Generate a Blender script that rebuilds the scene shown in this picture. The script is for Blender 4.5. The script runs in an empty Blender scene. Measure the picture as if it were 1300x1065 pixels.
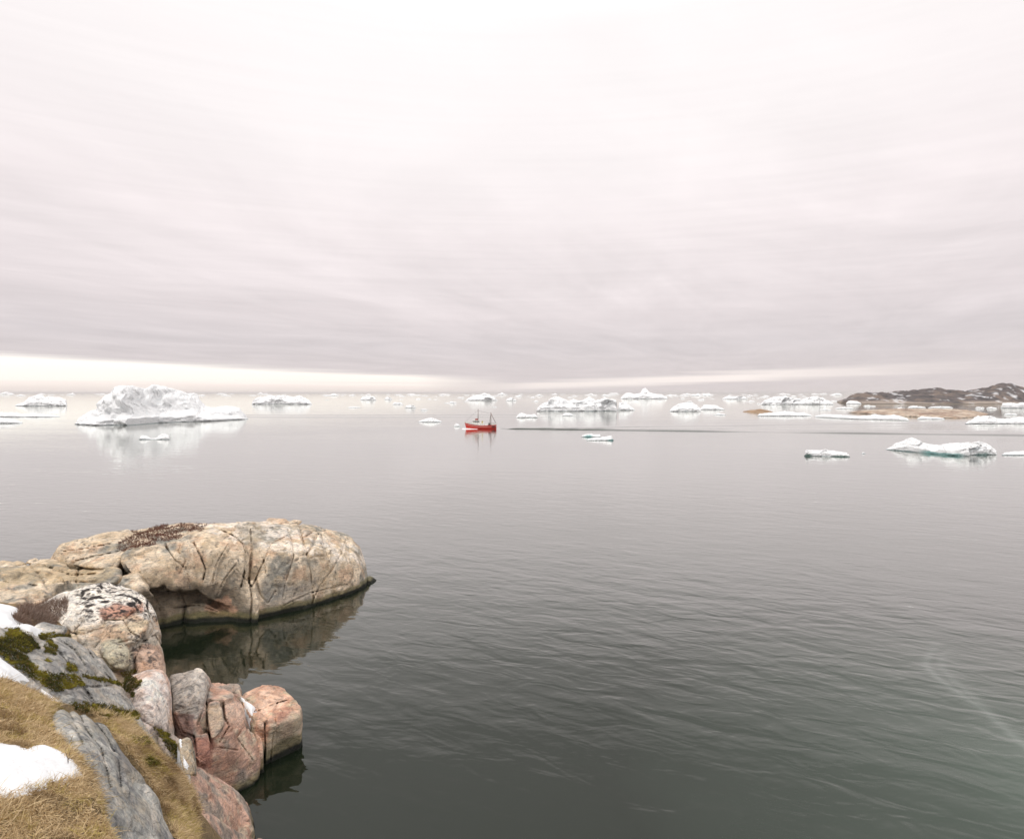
import bpy, bmesh, math, random
import numpy as np
from mathutils import Vector
from mathutils.bvhtree import BVHTree

random.seed(7)
rng = np.random.default_rng(11)
sc = bpy.context.scene
COL = sc.collection
HAZE = .5e-4
F, CX, HY, CH = 867.0, 650.0, 499.0, 15.0      # focal length in photo pixels, centre column, horizon row, camera height

# ------------------------------------------------------------------ basics
def P(px, py, Y):
    return ((px-CX)/F*Y, Y, CH-(py-HY)/F*Y)

def G(px, py):                                  # point of the sea surface seen at a pixel
    Y = CH*F/(py-HY)
    return ((px-CX)/F*Y, Y, 0.0)

def proj(V):
    Y = np.maximum(V[:, 1], 0.5)
    return CX+F*V[:, 0]/Y, HY+F*(CH-V[:, 2])/Y

def sstep(a, b, x):
    t = np.clip((x-a)/(b-a), 0, 1)
    return t*t*(3-2*t)

def mesh_np(name, V, faces, mat=None, parent=None, col=None, smooth=True):
    V = np.asarray(V, dtype=np.float32)
    me = bpy.data.meshes.new(name)
    if isinstance(faces, np.ndarray):
        n, k = faces.shape
        me.vertices.add(len(V)); me.vertices.foreach_set('co', V.ravel())
        me.loops.add(n*k); me.loops.foreach_set('vertex_index', faces.astype(np.int32).ravel())
        me.polygons.add(n)
        me.polygons.foreach_set('loop_start', np.arange(0, n*k, k, dtype=np.int32))
        me.polygons.foreach_set('loop_total', np.full(n, k, dtype=np.int32))
        me.update(calc_edges=True); me.validate()
    else:
        me.from_pydata([tuple(map(float, v)) for v in V], [], faces); me.update()
    if smooth:
        me.polygons.foreach_set('use_smooth', np.ones(len(me.polygons), dtype=bool))
    if col is not None:
        a = me.color_attributes.new('Col', 'FLOAT_COLOR', 'POINT')
        c = np.ones((len(V), 4), dtype=np.float32); c[:, :3] = col
        a.data.foreach_set('color', c.ravel())
    o = bpy.data.objects.new(name, me); COL.objects.link(o)
    if mat: me.materials.append(mat)
    if parent: o.parent = parent
    return o

def tag(o, label=None, cat=None, group=None, kind=None):
    if label: o['label'] = label
    if cat: o['category'] = cat
    if group: o['group'] = group
    if kind: o['kind'] = kind
    return o

def empty(name, loc=(0, 0, 0)):
    o = bpy.data.objects.new(name, None); COL.objects.link(o); o.location = loc
    return o

def adopt(child, root):                         # parent a mesh written in world coordinates
    child.parent = root
    child.matrix_parent_inverse = root.matrix_basis.inverted()

# ------------------------------------------------------------------ noise (numpy)
def _h(i, j, k, s):
    n = (i*374761393 + j*668265263 + k*2147483647 + s*974634777) & 0xffffffff
    n = ((n ^ (n >> 13))*1274126177) & 0xffffffff
    n = ((n ^ (n >> 16))*2246822519) & 0xffffffff
    return ((n ^ (n >> 15)) & 0xffffff)/float(0xffffff)*2-1

def vnoise(Pn, s=0):
    i = np.floor(Pn).astype(np.int64); f = Pn-i
    f = f*f*f*(f*(f*6-15)+10)
    r = 0
    for a in (0, 1):
        wa = f[:, 0] if a else 1-f[:, 0]
        for b in (0, 1):
            wb = f[:, 1] if b else 1-f[:, 1]
            for c in (0, 1):
                wc = f[:, 2] if c else 1-f[:, 2]
                r = r+wa*wb*wc*_h(i[:, 0]+a, i[:, 1]+b, i[:, 2]+c, s)
    return r

def fbm(Pn, scale, octv=4, s=0, gain=.5):
    a, t, r = 1., 0., 0.
    q = np.asarray(Pn, dtype=np.float64)/scale + s*7.31
    for o in range(octv):
        r = r+a*vnoise(q, s+o*17); t += a; a *= gain
        q = q*2.03+3.7
    return r/t

def gridnoise(xs, ys, zs, scale, seed):         # smooth noise on a regular grid
    r = np.random.default_rng(seed)
    def W(c):
        u = (c-c[0])/scale; n = int(u[-1])+4
        w = np.zeros((len(c), n), dtype=np.float32)
        i = np.floor(u).astype(int); f = u-i
        b = [(1-f)**3/6, (3*f**3-6*f**2+4)/6, (-3*f**3+3*f**2+3*f+1)/6, f**3/6]
        for k in range(4): w[np.arange(len(c)), i+k] = b[k]
        return w
    A, B, C_ = W(xs), W(ys), W(zs)
    L = r.uniform(-1.7, 1.7, (A.shape[1], B.shape[1], C_.shape[1])).astype(np.float32)
    t = np.tensordot(A, L, (1, 0)); t = np.tensordot(t, B, (1, 1)); t = np.tensordot(t, C_, (1, 1))
    return t

def cells(V, n, seed, stretch=(1, 1, 1)):       # distance to the joint between random blocks, and a value per block
    r = np.random.default_rng(seed)
    lo, hi = V.min(0), V.max(0)
    S = r.uniform(lo-.3, hi+.3, (n, 3)); st = np.array(stretch)
    d1 = np.full(len(V), 1e9); d2 = np.full(len(V), 1e9); idx = np.zeros(len(V), int)
    for k in range(n):
        d = np.sqrt((((V-S[k])*st)**2).sum(1))
        m = d < d1
        d2 = np.where(m, d1, np.minimum(d2, d)); idx = np.where(m, k, idx); d1 = np.where(m, d, d1)
    val = r.uniform(-1, 1, n); N = r.normal(size=(n, 3)); N /= np.linalg.norm(N, axis=1)[:, None]
    tilt = ((V-S[idx])*N[idx]).sum(1)
    return (d2-d1)*.5, val[idx], tilt

def sdpoly(x, y, poly):                         # signed distance, negative inside
    p = np.array(poly, float); n = len(p)
    d = np.full(len(x), 1e9); ins = np.zeros(len(x), bool)
    for i in range(n):
        a, b = p[i], p[(i+1) % n]
        e = b-a; wx, wy = x-a[0], y-a[1]
        t = np.clip((wx*e[0]+wy*e[1])/max(e@e, 1e-9), 0, 1)
        d = np.minimum(d, np.hypot(wx-t*e[0], wy-t*e[1]))
        c = ((a[1] > y) != (b[1] > y))
        with np.errstate(divide='ignore', invalid='ignore'):
            xi = (b[0]-a[0])*(y-a[1])/(b[1]-a[1] if b[1] != a[1] else 1e-9)+a[0]
        ins ^= (c & (x < xi))
    return np.where(ins, -d, d)

def dline(x, y, line):
    d = np.full(len(x), 1e9)
    for a, b in zip(line[:-1], line[1:]):
        a, b = np.array(a, float), np.array(b, float); e = b-a
        wx, wy = x-a[0], y-a[1]
        t = np.clip((wx*e[0]+wy*e[1])/max(e@e, 1e-9), 0, 1)
        d = np.minimum(d, np.hypot(wx-t*e[0], wy-t*e[1]))
    return d

# ------------------------------------------------------------------ solid rock from joined convex blocks
def hull_planes(pts):
    bm = bmesh.new()
    for p in pts: bm.verts.new(p)
    bmesh.ops.convex_hull(bm, input=bm.verts[:])
    bm.normal_update()
    c = sum((Vector(p) for p in pts), Vector())/len(pts)
    out = []
    for f in bm.faces:
        n = f.normal.copy()
        if n.length < .5: continue
        d = n.dot(f.verts[0].co)
        if n.dot(c) > d: n, d = -n, -d
        if all(n.dot(m) < .995 for m, _ in out): out.append((n, d))
    bm.free()
    return out

def surface_nets(D, org, h):
    s = D < 0
    nx, ny, nz = D.shape
    c = np.zeros((nx-1, ny-1, nz-1), np.uint8)
    for a in (0, 1):
        for b in (0, 1):
            for e in (0, 1): c += s[a:nx-1+a, b:ny-1+b, e:nz-1+e]
    I, J, K = np.nonzero((c > 0) & (c < 8))
    idx = np.full(c.shape, -1, np.int32); idx[I, J, K] = np.arange(len(I))
    off = [(a, b, e) for a in (0, 1) for b in (0, 1) for e in (0, 1)]
    val = {o: D[I+o[0], J+o[1], K+o[2]].astype(np.float64) for o in off}
    acc = np.zeros((len(I), 3)); cnt = np.zeros(len(I))
    for o in off:
        for ax in range(3):
            if o[ax]: continue
            q = list(o); q[ax] = 1; q = tuple(q)
            m = (val[o] < 0) != (val[q] < 0)
            t = np.where(m, val[o]/np.where(m, val[o]-val[q], 1), 0)
            p = np.tile(np.array(o, float), (len(I), 1)); p[:, ax] = t
            acc += p*m[:, None]; cnt += m
    V = (np.stack([I, J, K], 1)+acc/cnt[:, None])*h+np.array(org)
    quads = []
    for ax in range(3):
        sl0 = [slice(None)]*3; sl1 = [slice(None)]*3
        sl0[ax] = slice(0, -1); sl1[ax] = slice(1, None)
        A, B = s[tuple(sl0)], s[tuple(sl1)]
        i = np.array(np.nonzero(A != B)).T
        o1, o2 = [(1, 2), (2, 0), (0, 1)][ax]
        i = i[(i[:, o1] > 0) & (i[:, o2] > 0) & (i[:, o1] < D.shape[o1]-1) & (i[:, o2] < D.shape[o2]-1)]
        sg = A[i[:, 0], i[:, 1], i[:, 2]]
        def g(d1, d2):
            j = i.copy(); j[:, o1] -= d1; j[:, o2] -= d2
            return idx[j[:, 0], j[:, 1], j[:, 2]]
        q = np.stack([g(1, 1), g(0, 1), g(0, 0), g(1, 0)], 1)
        q = np.where(sg[:, None], q, q[:, ::-1])
        quads.append(q[(q >= 0).all(1)])
    return V, np.concatenate(quads)

def vnormals(V, Q):
    a, b, c, d = (V[Q[:, k]] for k in range(4))
    n = np.cross(c-a, d-b)
    N = np.zeros_like(V)
    for k in range(4):
        for ax in range(3): N[:, ax] += np.bincount(Q[:, k], n[:, ax], len(V))
    return N/np.maximum(np.linalg.norm(N, axis=1), 1e-9)[:, None]

def rock(name, blocks, h, cracks=(), r=.25, warp=(.25, 1.8), fine=.05, joints=0, jamp=.05, zmin=-.7,
         sat=1.12, seed=1, colf=None, mat=None, blend=.06, st=(1, 1, 1)):
    pts = np.array([p for b in blocks for p in b['p']])
    lo, hi = pts.min(0)-.5, pts.max(0)+.5
    lo[2] = max(lo[2], zmin)
    xs, ys, zs = [np.arange(lo[k], hi[k]+h, h, dtype=np.float32) for k in range(3)]
    D = np.full((len(xs), len(ys), len(zs)), 3., np.float32)
    wn = gridnoise(xs, ys, zs, warp[1], seed)*warp[0]+gridnoise(xs, ys, zs, warp[1]*.4, seed+5)*warp[0]*.35
    for b in blocks:
        rr = b.get('r', r)
        bp = np.array(b['p']); l, u = bp.min(0)-.6, bp.max(0)+.6
        ix = [slice(*np.searchsorted(c, [l[k], u[k]])) for k, c in enumerate((xs, ys, zs))]
        X, Yc, Z = np.meshgrid(xs[ix[0]], ys[ix[1]], zs[ix[2]], indexing='ij', sparse=True)
        d = None
        for n, o in hull_planes(b['p']):
            e = (X*n.x+Yc*n.y+Z*n.z-o).astype(np.float32)
            if d is None: d = e
            else:
                hh = np.maximum(rr-np.abs(d-e), 0)
                d = np.maximum(d, e)+hh*hh/(4*rr)
        d = d+wn[ix[0], ix[1], ix[2]]*b.get('w', 1.)
        S = D[ix[0], ix[1], ix[2]]
        hh = np.maximum(blend-np.abs(S-d), 0)
        D[ix[0], ix[1], ix[2]] = np.minimum(S, d)-hh*hh/(4*blend)
    band = np.nonzero(np.abs(D) < .6)
    if len(cracks):
        B = np.stack([xs[band[0]], ys[band[1]], zs[band[2]]], 1).astype(np.float64)
        px, py = proj(B); dv = D[band].astype(np.float64)
        jx = fbm(B, .45, 3, seed+3)
        for ck in cracks:
            w, dep, line = ck; w = max(w, h*.72); dep = max(dep, h*2.6)
            L = np.array(line, float)
            m = (px > L[:, 0].min()-12) & (px < L[:, 0].max()+12) & (py > L[:, 1].min()-12) & (py < L[:, 1].max()+12)
            if not m.any(): continue
            dm = dline(px[m], py[m], line)*B[m, 1]/F+jx[m]*w*.9
            dm = np.maximum(dm, 0)
            ww = w*np.clip(1+dv[m]/dep, -.2, 1.3)
            e = ww-dm
            kk = w*.6
            hh = np.maximum(kk-np.abs(dv[m]-e), 0)
            dv[m] = np.maximum(dv[m], e)+hh*hh/(4*kk)
        D[band] = dv.astype(np.float32)
    D[0], D[-1], D[:, 0], D[:, -1], D[:, :, 0], D[:, :, -1] = 1, 1, 1, 1, 1, 1
    V, Q = surface_nets(D, lo, h)
    N = vnormals(V, Q)
    disp = fbm(V, .9, 4, seed+9)*fine*1.6+fbm(V, .22, 3, seed+10)*fine*.5
    if joints:
        e, val, tilt = cells(V+np.stack([fbm(V, .8, 2, seed+k) for k in (20, 21, 22)], 1)*.25, joints, seed+30, st)
        disp += (val*jamp*1.2+np.clip(tilt, -1.2, 1.2)*jamp*1.6)*sstep(0, .1, e)-(jamp*.6+h*.45)*(1-sstep(0, .05+h*.3, e))
    if len(cracks):                                     # keep the walls of the joints clean
        px, py = proj(V); dm = np.full(len(V), 9.)
        for ck in cracks:
            L = np.array(ck[2], float); m = (px > L[:, 0].min()-8) & (px < L[:, 0].max()+8) & (py > L[:, 1].min()-8) & (py < L[:, 1].max()+8)
            if m.any(): dm[m] = np.minimum(dm[m], dline(px[m], py[m], ck[2])*V[m, 1]/F)
        disp *= .1+.9*sstep(h*.8, h*3.5, dm)
    V = V+N*disp[:, None]
    col = colf(V, N) if colf else None
    if col is not None:
        lum = col.mean(1, keepdims=True); col = np.clip(lum+(col-lum)*sat, .01, .9); col = np.clip(1.2*col*(np.maximum(lum, .02)/.36)**.18, .01, .85)*(1+.45*fbm(V, .35, 4, seed+70)[:, None])
    return mesh_np(name, V, Q, mat, col=col)

# ------------------------------------------------------------------ materials
def mat_new(name):
    m = bpy.data.materials.new(name); m.use_nodes = True
    nt = m.node_tree; b = nt.nodes['Principled BSDF']
    return m, nt, b

def nd(nt, t, **kw):
    n = nt.nodes.new(t)
    for k, v in kw.items():
        if k.startswith('i_'): n.inputs[k[2:].replace('_', ' ')].default_value = v
        else: setattr(n, k, v)
    return n

def math_n(nt, op, a, b=None, c=None, clamp=False):
    n = nt.nodes.new('ShaderNodeMath'); n.operation = op; n.use_clamp = clamp
    for i, v in enumerate((a, b, c)):
        if v is None: continue
        if isinstance(v, (int, float)): n.inputs[i].default_value = v
        else: nt.links.new(v, n.inputs[i])
    return n.outputs[0]

def mixc(nt, fac, a, b, bt='MIX'):
    n = nt.nodes.new('ShaderNodeMix'); n.data_type = 'RGBA'; n.blend_type = bt
    for i, v in ((0, fac), (6, a), (7, b)):
        if isinstance(v, (int, float)): n.inputs[i].default_value = v
        elif isinstance(v, tuple): n.inputs[i].default_value = (*v, 1) if len(v) == 3 else v
        else: nt.links.new(v, n.inputs[i])
    return n.outputs[2]

def noise_n(nt, vec, scale, detail=5, rough=.6, dist=0):
    n = nt.nodes.new('ShaderNodeTexNoise'); n.inputs['Scale'].default_value = scale
    n.inputs['Detail'].default_value = detail; n.inputs['Roughness'].default_value = rough
    n.inputs['Distortion'].default_value = dist
    if vec is not None: nt.links.new(vec, n.inputs['Vector'])
    return n.outputs[0]

def ramp(nt, fac, stops, interp='LINEAR'):
    n = nt.nodes.new('ShaderNodeValToRGB'); n.color_ramp.interpolation = interp
    e = n.color_ramp.elements
    while len(e) < len(stops): e.new(.5)
    for i, (p, c) in enumerate(stops):
        e[i].position = p; e[i].color = (*c, 1) if isinstance(c, tuple) else (c, c, c, 1)
    nt.links.new(fac, n.inputs[0])
    return n.outputs[0]

def mapping(nt, vec, scale=(1, 1, 1), rot=(0, 0, 0)):
    n = nt.nodes.new('ShaderNodeMapping')
    n.inputs['Scale'].default_value = scale; n.inputs['Rotation'].default_value = rot
    nt.links.new(vec, n.inputs['Vector'])
    return n.outputs[0]

def map2(nt, vec, ang, scale):                  # turn, then stretch
    return mapping(nt, mapping(nt, vec, (1, 1, 1), (0, 0, math.radians(ang))), scale)

def rock_material(name, speck=.62, bump=1.05, sc_=1.):
    m, nt, b = mat_new(name)
    ob = nt.nodes.new('ShaderNodeNewGeometry').outputs['Position']
    at = nd(nt, 'ShaderNodeAttribute', attribute_name='Col').outputs['Color']
    n1 = noise_n(nt, ob, 14*sc_, 7, .72)
    n2 = noise_n(nt, mapping(nt, ob, (1, 1, 4.5), (.35, .5, .2)), 3*sc_, 6, .65, .6)
    n3 = noise_n(nt, ob, 2.2*sc_, 5, .6)
    c = mixc(nt, 1., at, ramp(nt, n1, [(.3, (.42, .42, .43)), (.5, (1, 1, 1)), (.72, (1.45, 1.42, 1.4))]), 'MULTIPLY')
    c = mixc(nt, speck, at, c)
    c = mixc(nt, 1., c, ramp(nt, n2, [(.32, (.62, .63, .66)), (.5, (1, 1, 1)), (.68, (1.22, 1.12, 1.02))]), 'MULTIPLY')
    dark = ramp(nt, n3, [(.56, 0.), (.7, 1.)])
    spots = ramp(nt, noise_n(nt, ob, 9*sc_, 6, .75), [(.5, 0.), (.6, 1.)])
    c = mixc(nt, math_n(nt, 'MULTIPLY', math_n(nt, 'MULTIPLY', dark, spots), .55), c, (.1, .095, .09))
    nt.links.new(c, b.inputs['Base Color'])
    b.inputs['Roughness'].default_value = .88
    b.inputs['Specular IOR Level'].default_value = .3
    # relief: grain, wrinkles along the foliation, hairline fractures
    vo = nt.nodes.new('ShaderNodeTexVoronoi'); vo.feature = 'DISTANCE_TO_EDGE'; vo.inputs['Scale'].default_value = 1.3*sc_
    wob = nt.nodes.new('ShaderNodeTexNoise'); wob.inputs['Scale'].default_value = 2.; wob.inputs['Detail'].default_value = 5
    nt.links.new(ob, wob.inputs['Vector'])
    va = nt.nodes.new('ShaderNodeVectorMath'); va.operation = 'MULTIPLY_ADD'; va.inputs[1].default_value = (.9, .9, .9)
    nt.links.new(wob.outputs['Color'], va.inputs[0]); nt.links.new(ob, va.inputs[2]); nt.links.new(va.outputs[0], vo.inputs['Vector'])
    hair = ramp(nt, vo.outputs['Distance'], [(0., 0.), (.035, 1.)])
    hh = math_n(nt, 'ADD', math_n(nt, 'MULTIPLY', n1, .5), math_n(nt, 'MULTIPLY', n2, .9))
    hh = math_n(nt, 'ADD', hh, math_n(nt, 'MULTIPLY', hair, .3))
    bp = nt.nodes.new('ShaderNodeBump'); bp.inputs['Strength'].default_value = bump; bp.inputs['Distance'].default_value = .09
    nt.links.new(hh, bp.inputs['Height']); nt.links.new(bp.outputs[0], b.inputs['Normal'])
    return m

def attr_material(name, rough=.9, var=0., trans=False):
    m, nt, b = mat_new(name)
    at = nd(nt, 'ShaderNodeAttribute', attribute_name='Col').outputs['Color']
    nt.links.new(at, b.inputs['Base Color']); b.inputs['Roughness'].default_value = rough
    b.inputs['Specular IOR Level'].default_value = .2
    return m

def snow_material(name, base=(.80, .81, .82), bump=.5, scale=3.):
    m, nt, b = mat_new(name)
    ob = nt.nodes.new('ShaderNodeNewGeometry').outputs['Position']
    n = noise_n(nt, ob, scale, 8, .62)
    n2 = noise_n(nt, ob, scale*.2, 4, .6)
    c = mixc(nt, ramp(nt, n2, [(.35, 0.), (.7, 1.)]), base, tuple(x*.9 for x in base))
    c = mixc(nt, math_n(nt, 'MULTIPLY', ramp(nt, noise_n(nt, ob, scale*4, 7, .8), [(.6, 0.), (.72, 1.)]), .45), c, (.35, .30, .22))
    nt.links.new(c, b.inputs['Base Color'])
    b.inputs['Roughness'].default_value = .75; b.inputs['Specular IOR Level'].default_value = .25
    bp = nt.nodes.new('ShaderNodeBump'); bp.inputs['Strength'].default_value = bump; bp.inputs['Distance'].default_value = .4/scale
    nt.links.new(n, bp.inputs['Height']); nt.links.new(bp.outputs[0], b.inputs['Normal'])
    return m

def ice_material(name):                         # snow-white crest, faint blue-grey seams, wet glassy foot, its shadow put into the colour
    m, nt, b = mat_new(name)
    ob = nt.nodes.new('ShaderNodeNewGeometry').outputs['Position']
    at = nd(nt, 'ShaderNodeAttribute', attribute_name='Col').outputs['Color']
    n = noise_n(nt, mapping(nt, ob, (1, 1, 1.6), (.3, .2, 0)), .55, 9, .68)
    n2 = noise_n(nt, mapping(nt, ob, (1, 1, 5), (.25, .15, 0)), .3, 6, .6, .5)
    c = mixc(nt, ramp(nt, n2, [(.55, 0.), (.68, .55)]), at, mixc(nt, 1., at, (.74, .82, .86), 'MULTIPLY'))
    nt.links.new(c, b.inputs['Base Color'])
    b.inputs['Roughness'].default_value = .6; b.inputs['Specular IOR Level'].default_value = .3
    hh = math_n(nt, 'ADD', math_n(nt, 'MULTIPLY', n, .7), math_n(nt, 'MULTIPLY', n2, .5))
    bp = nt.nodes.new('ShaderNodeBump'); bp.inputs['Strength'].default_value = .8; bp.inputs['Distance'].default_value = 1.2
    nt.links.new(hh, bp.inputs['Height']); nt.links.new(bp.outputs[0], b.inputs['Normal'])
    return m

def plain(name, col, rough=.5, metal=0., dirt=.25, scale=3., dcol=(.15, .12, .1)):
    m, nt, b = mat_new(name)
    ob = nt.nodes.new('ShaderNodeTexCoord').outputs['Object']
    c = mixc(nt, math_n(nt, 'MULTIPLY', ramp(nt, noise_n(nt, ob, scale, 6, .7), [(.5, 0.), (.75, 1.)]), dirt), col, dcol)
    nt.links.new(c, b.inputs['Base Color']); b.inputs['Roughness'].default_value = rough; b.inputs['Metallic'].default_value = metal
    return m

M_rock = rock_material('rock_tan')
M_rockgrey = rock_material('rock_grey', .6, 1.1, 1.1)
M_rockfar = rock_material('rock_distant', .5, .6, .12)
M_blade = attr_material('dry_blades', .85)
M_snow = snow_material('snow')
M_ice = ice_material('glacier_ice')
M_red = plain('red_hull_paint', (.62, .035, .02), .4, dirt=.3)
M_white = plain('white_boat_paint', (.82, .81, .76), .4, dirt=.2)
M_darkred = plain('dark_red_boot_paint', (.3, .02, .015), .5)
M_glass = plain('dark_window_glass', (.02, .025, .03), .08, dirt=0)
M_mast = plain('weathered_mast_paint', (.2, .13, .11), .5, dirt=.4)
M_dark = plain('black_rubber_and_rope', (.03, .03, .03), .7)
M_yellow = plain('ochre_deck_gear', (.45, .36, .1), .6)
M_deck = plain('worn_deck_boards', (.3, .24, .17), .8, dirt=.4)

# ------------------------------------------------------------------ camera, light, sky
cam = bpy.data.cameras.new('camera'); co = bpy.data.objects.new('camera', cam); COL.objects.link(co)
cam.sensor_width = 36; cam.lens = 36*F/1300
co.location = (0, 0, CH); co.rotation_euler = (math.radians(90), 0, 0)
cam.shift_y = -(532.5-HY)/1300
cam.clip_start = .1; cam.clip_end = 80000
sc.camera = co

SUN_EL, SUN_AZ = math.radians(56), math.radians(222)      # azimuth clockwise from the view direction (+Y)
sun = bpy.data.lights.new('sun', 'SUN'); so = bpy.data.objects.new('sun', sun); COL.objects.link(so)
sun.energy = 1.25; sun.angle = math.radians(20); sun.color = (1, .95, .9)
sd = Vector((math.sin(SUN_AZ)*math.cos(SUN_EL), math.cos(SUN_AZ)*math.cos(SUN_EL), math.sin(SUN_EL)))
so.rotation_euler = sd.to_track_quat('Z', 'Y').to_euler(); so.location = (-20, -30, 60)

w = bpy.data.worlds.new('World'); sc.world = w; w.use_nodes = True
nt = w.node_tree; bg = nt.nodes['Background']
tc = nt.nodes.new('ShaderNodeTexCoord').outputs['Generated']
sky = nt.nodes.new('ShaderNodeTexSky'); sky.sky_type = 'NISHITA'; sky.sun_disc = False
sky.sun_elevation = SUN_EL; sky.sun_rotation = SUN_AZ
sep = nt.nodes.new('ShaderNodeSeparateXYZ'); nt.links.new(tc, sep.inputs[0])
x_, y_, z_ = sep.outputs
hl = math_n(nt, 'SQRT', math_n(nt, 'ADD', math_n(nt, 'MULTIPLY', x_, x_), math_n(nt, 'MULTIPLY', y_, y_)))
hl = math_n(nt, 'MAXIMUM', hl, .001)
s_ = math_n(nt, 'DIVIDE', x_, hl)                          # sine of the azimuth
el = math_n(nt, 'MAXIMUM', math_n(nt, 'DIVIDE', z_, hl), 0.)      # tangent of the elevation
# cloud deck overhead: position on a plane high above
zz = math_n(nt, 'ADD', math_n(nt, 'MAXIMUM', z_, 0.), .035)
cv = nt.nodes.new('ShaderNodeCombineXYZ')
nt.links.new(math_n(nt, 'DIVIDE', x_, zz), cv.inputs[0]); nt.links.new(math_n(nt, 'DIVIDE', y_, zz), cv.inputs[1])
fan = mapping(nt, cv.outputs[0], (1, 1, 1), (0, 0, math.radians(20)))          # streaks run towards the right-hand horizon
dn1 = noise_n(nt, mapping(nt, fan, (.42, .2, 1)), 1., 7, .58, 2.4)
dn2 = noise_n(nt, mapping(nt, fan, (1.1, .34, 1)), 1.1, 5, .55, 2.2)
cs = nt.nodes.new('ShaderNodeCombineXYZ')                  # streaks close to the horizon: very wide, very thin
nt.links.new(s_, cs.inputs[0]); nt.links.new(math_n(nt, 'MULTIPLY', el, 26.), cs.inputs[1]); nt.links.new(y_, cs.inputs[2])
sn = noise_n(nt, mapping(nt, cs.outputs[0], (1.3, 3.2, 1.3), (0, 0, .22)), 1.5, 6, .6, .25)
elw = math_n(nt, 'ADD', el, math_n(nt, 'MULTIPLY', math_n(nt, 'SUBTRACT', sn, .5), .019))
eld = math_n(nt, 'MULTIPLY', el, math_n(nt, 'SUBTRACT', 1.04, math_n(nt, 'MULTIPLY', math_n(nt, 'MULTIPLY', s_, s_), .6)))
deck = ramp(nt, math_n(nt, 'POWER', eld, .5), [
    (.0, (.73, .66, .655)), (.17, (.70, .635, .64)), (.26, (.70, .64, .65)), (.34, (.80, .725, .73)), (.48, (.94, .86, .86)),
    (.6, (.99, .93, .925)), (.74, (1.03, .985, .98)), (.87, (1.3, 1.26, 1.25)), (1., (1.75, 1.7, 1.67))])
dmod = math_n(nt, 'ADD', math_n(nt, 'MULTIPLY', math_n(nt, 'SUBTRACT', dn1, .5), .42), math_n(nt, 'MULTIPLY', math_n(nt, 'SUBTRACT', dn2, .5), .17))
dmod = math_n(nt, 'ADD', dmod, math_n(nt, 'MULTIPLY', math_n(nt, 'SUBTRACT', sn, .5), .14))
fade = ramp(nt, el, [(.0, .3), (.05, .7), (.15, 1.), (.32, .6), (.6, .28)])
dmod = math_n(nt, 'ADD', 1.035, math_n(nt, 'MULTIPLY', dmod, fade))
deck = mixc(nt, 1., deck, dmod, 'MULTIPLY')
# left: bright gap under the edge of the deck
e1 = math_n(nt, 'SUBTRACT', math_n(nt, 'SUBTRACT', .0205, math_n(nt, 'MULTIPLY', s_, .041)), elw)
g1 = ramp(nt, math_n(nt, 'ADD', math_n(nt, 'MULTIPLY', e1, 40.), .5), [(.34, 0.), (.50, .35), (.68, 1.)])
g1 = math_n(nt, 'MULTIPLY', g1, ramp(nt, math_n(nt, 'ADD', s_, 1.), [(.86, 1.), (1.02, 0.)]))
lowc = ramp(nt, math_n(nt, 'MULTIPLY', elw, 20.), [(.0, (.96, .85, .80)), (.1, (.98, .87, .81)), (.2, (1.02, .92, .86)), (.32, (1.12, 1.03, .96)), (.8, (1.2, 1.14, 1.07))])
out = mixc(nt, g1, deck, lowc)
# right: slanting bright streaks
e2 = math_n(nt, 'ABSOLUTE', math_n(nt, 'SUBTRACT', elw, math_n(nt, 'ADD', .0085, math_n(nt, 'MULTIPLY', s_, .046))))
g2 = ramp(nt, math_n(nt, 'MULTIPLY', e2, 40.), [(.1, 1.), (.36, 0.)])
g2 = math_n(nt, 'MULTIPLY', g2, ramp(nt, math_n(nt, 'ADD', math_n(nt, 'MULTIPLY', s_, .5), .5), [(.46, 0.), (.52, .7), (.66, .85), (.8, 0.)]))
out = mixc(nt, g2, out, (1.1, 1.0, .95))
hz = ramp(nt, math_n(nt, 'MULTIPLY', el, 30.), [(.0, .22), (.25, 0.)])
out = mixc(nt, hz, out, (.80, .72, .70))
# a thin share of the clear sky behind the cloud
K = nt.nodes.new('ShaderNodeVectorMath'); K.operation = 'SCALE'; K.inputs['Scale'].default_value = 10.
nt.links.new(out, K.inputs[0])
fin = mixc(nt, .96, sky.outputs[0], K.outputs[0])
nt.links.new(fin, bg.inputs['Color']); bg.inputs['Strength'].default_value = .1

sc.view_settings.view_transform = 'Standard'; sc.view_settings.look = 'None'
sc.view_settings.gamma = 1; sc.view_settings.exposure = 0

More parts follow.
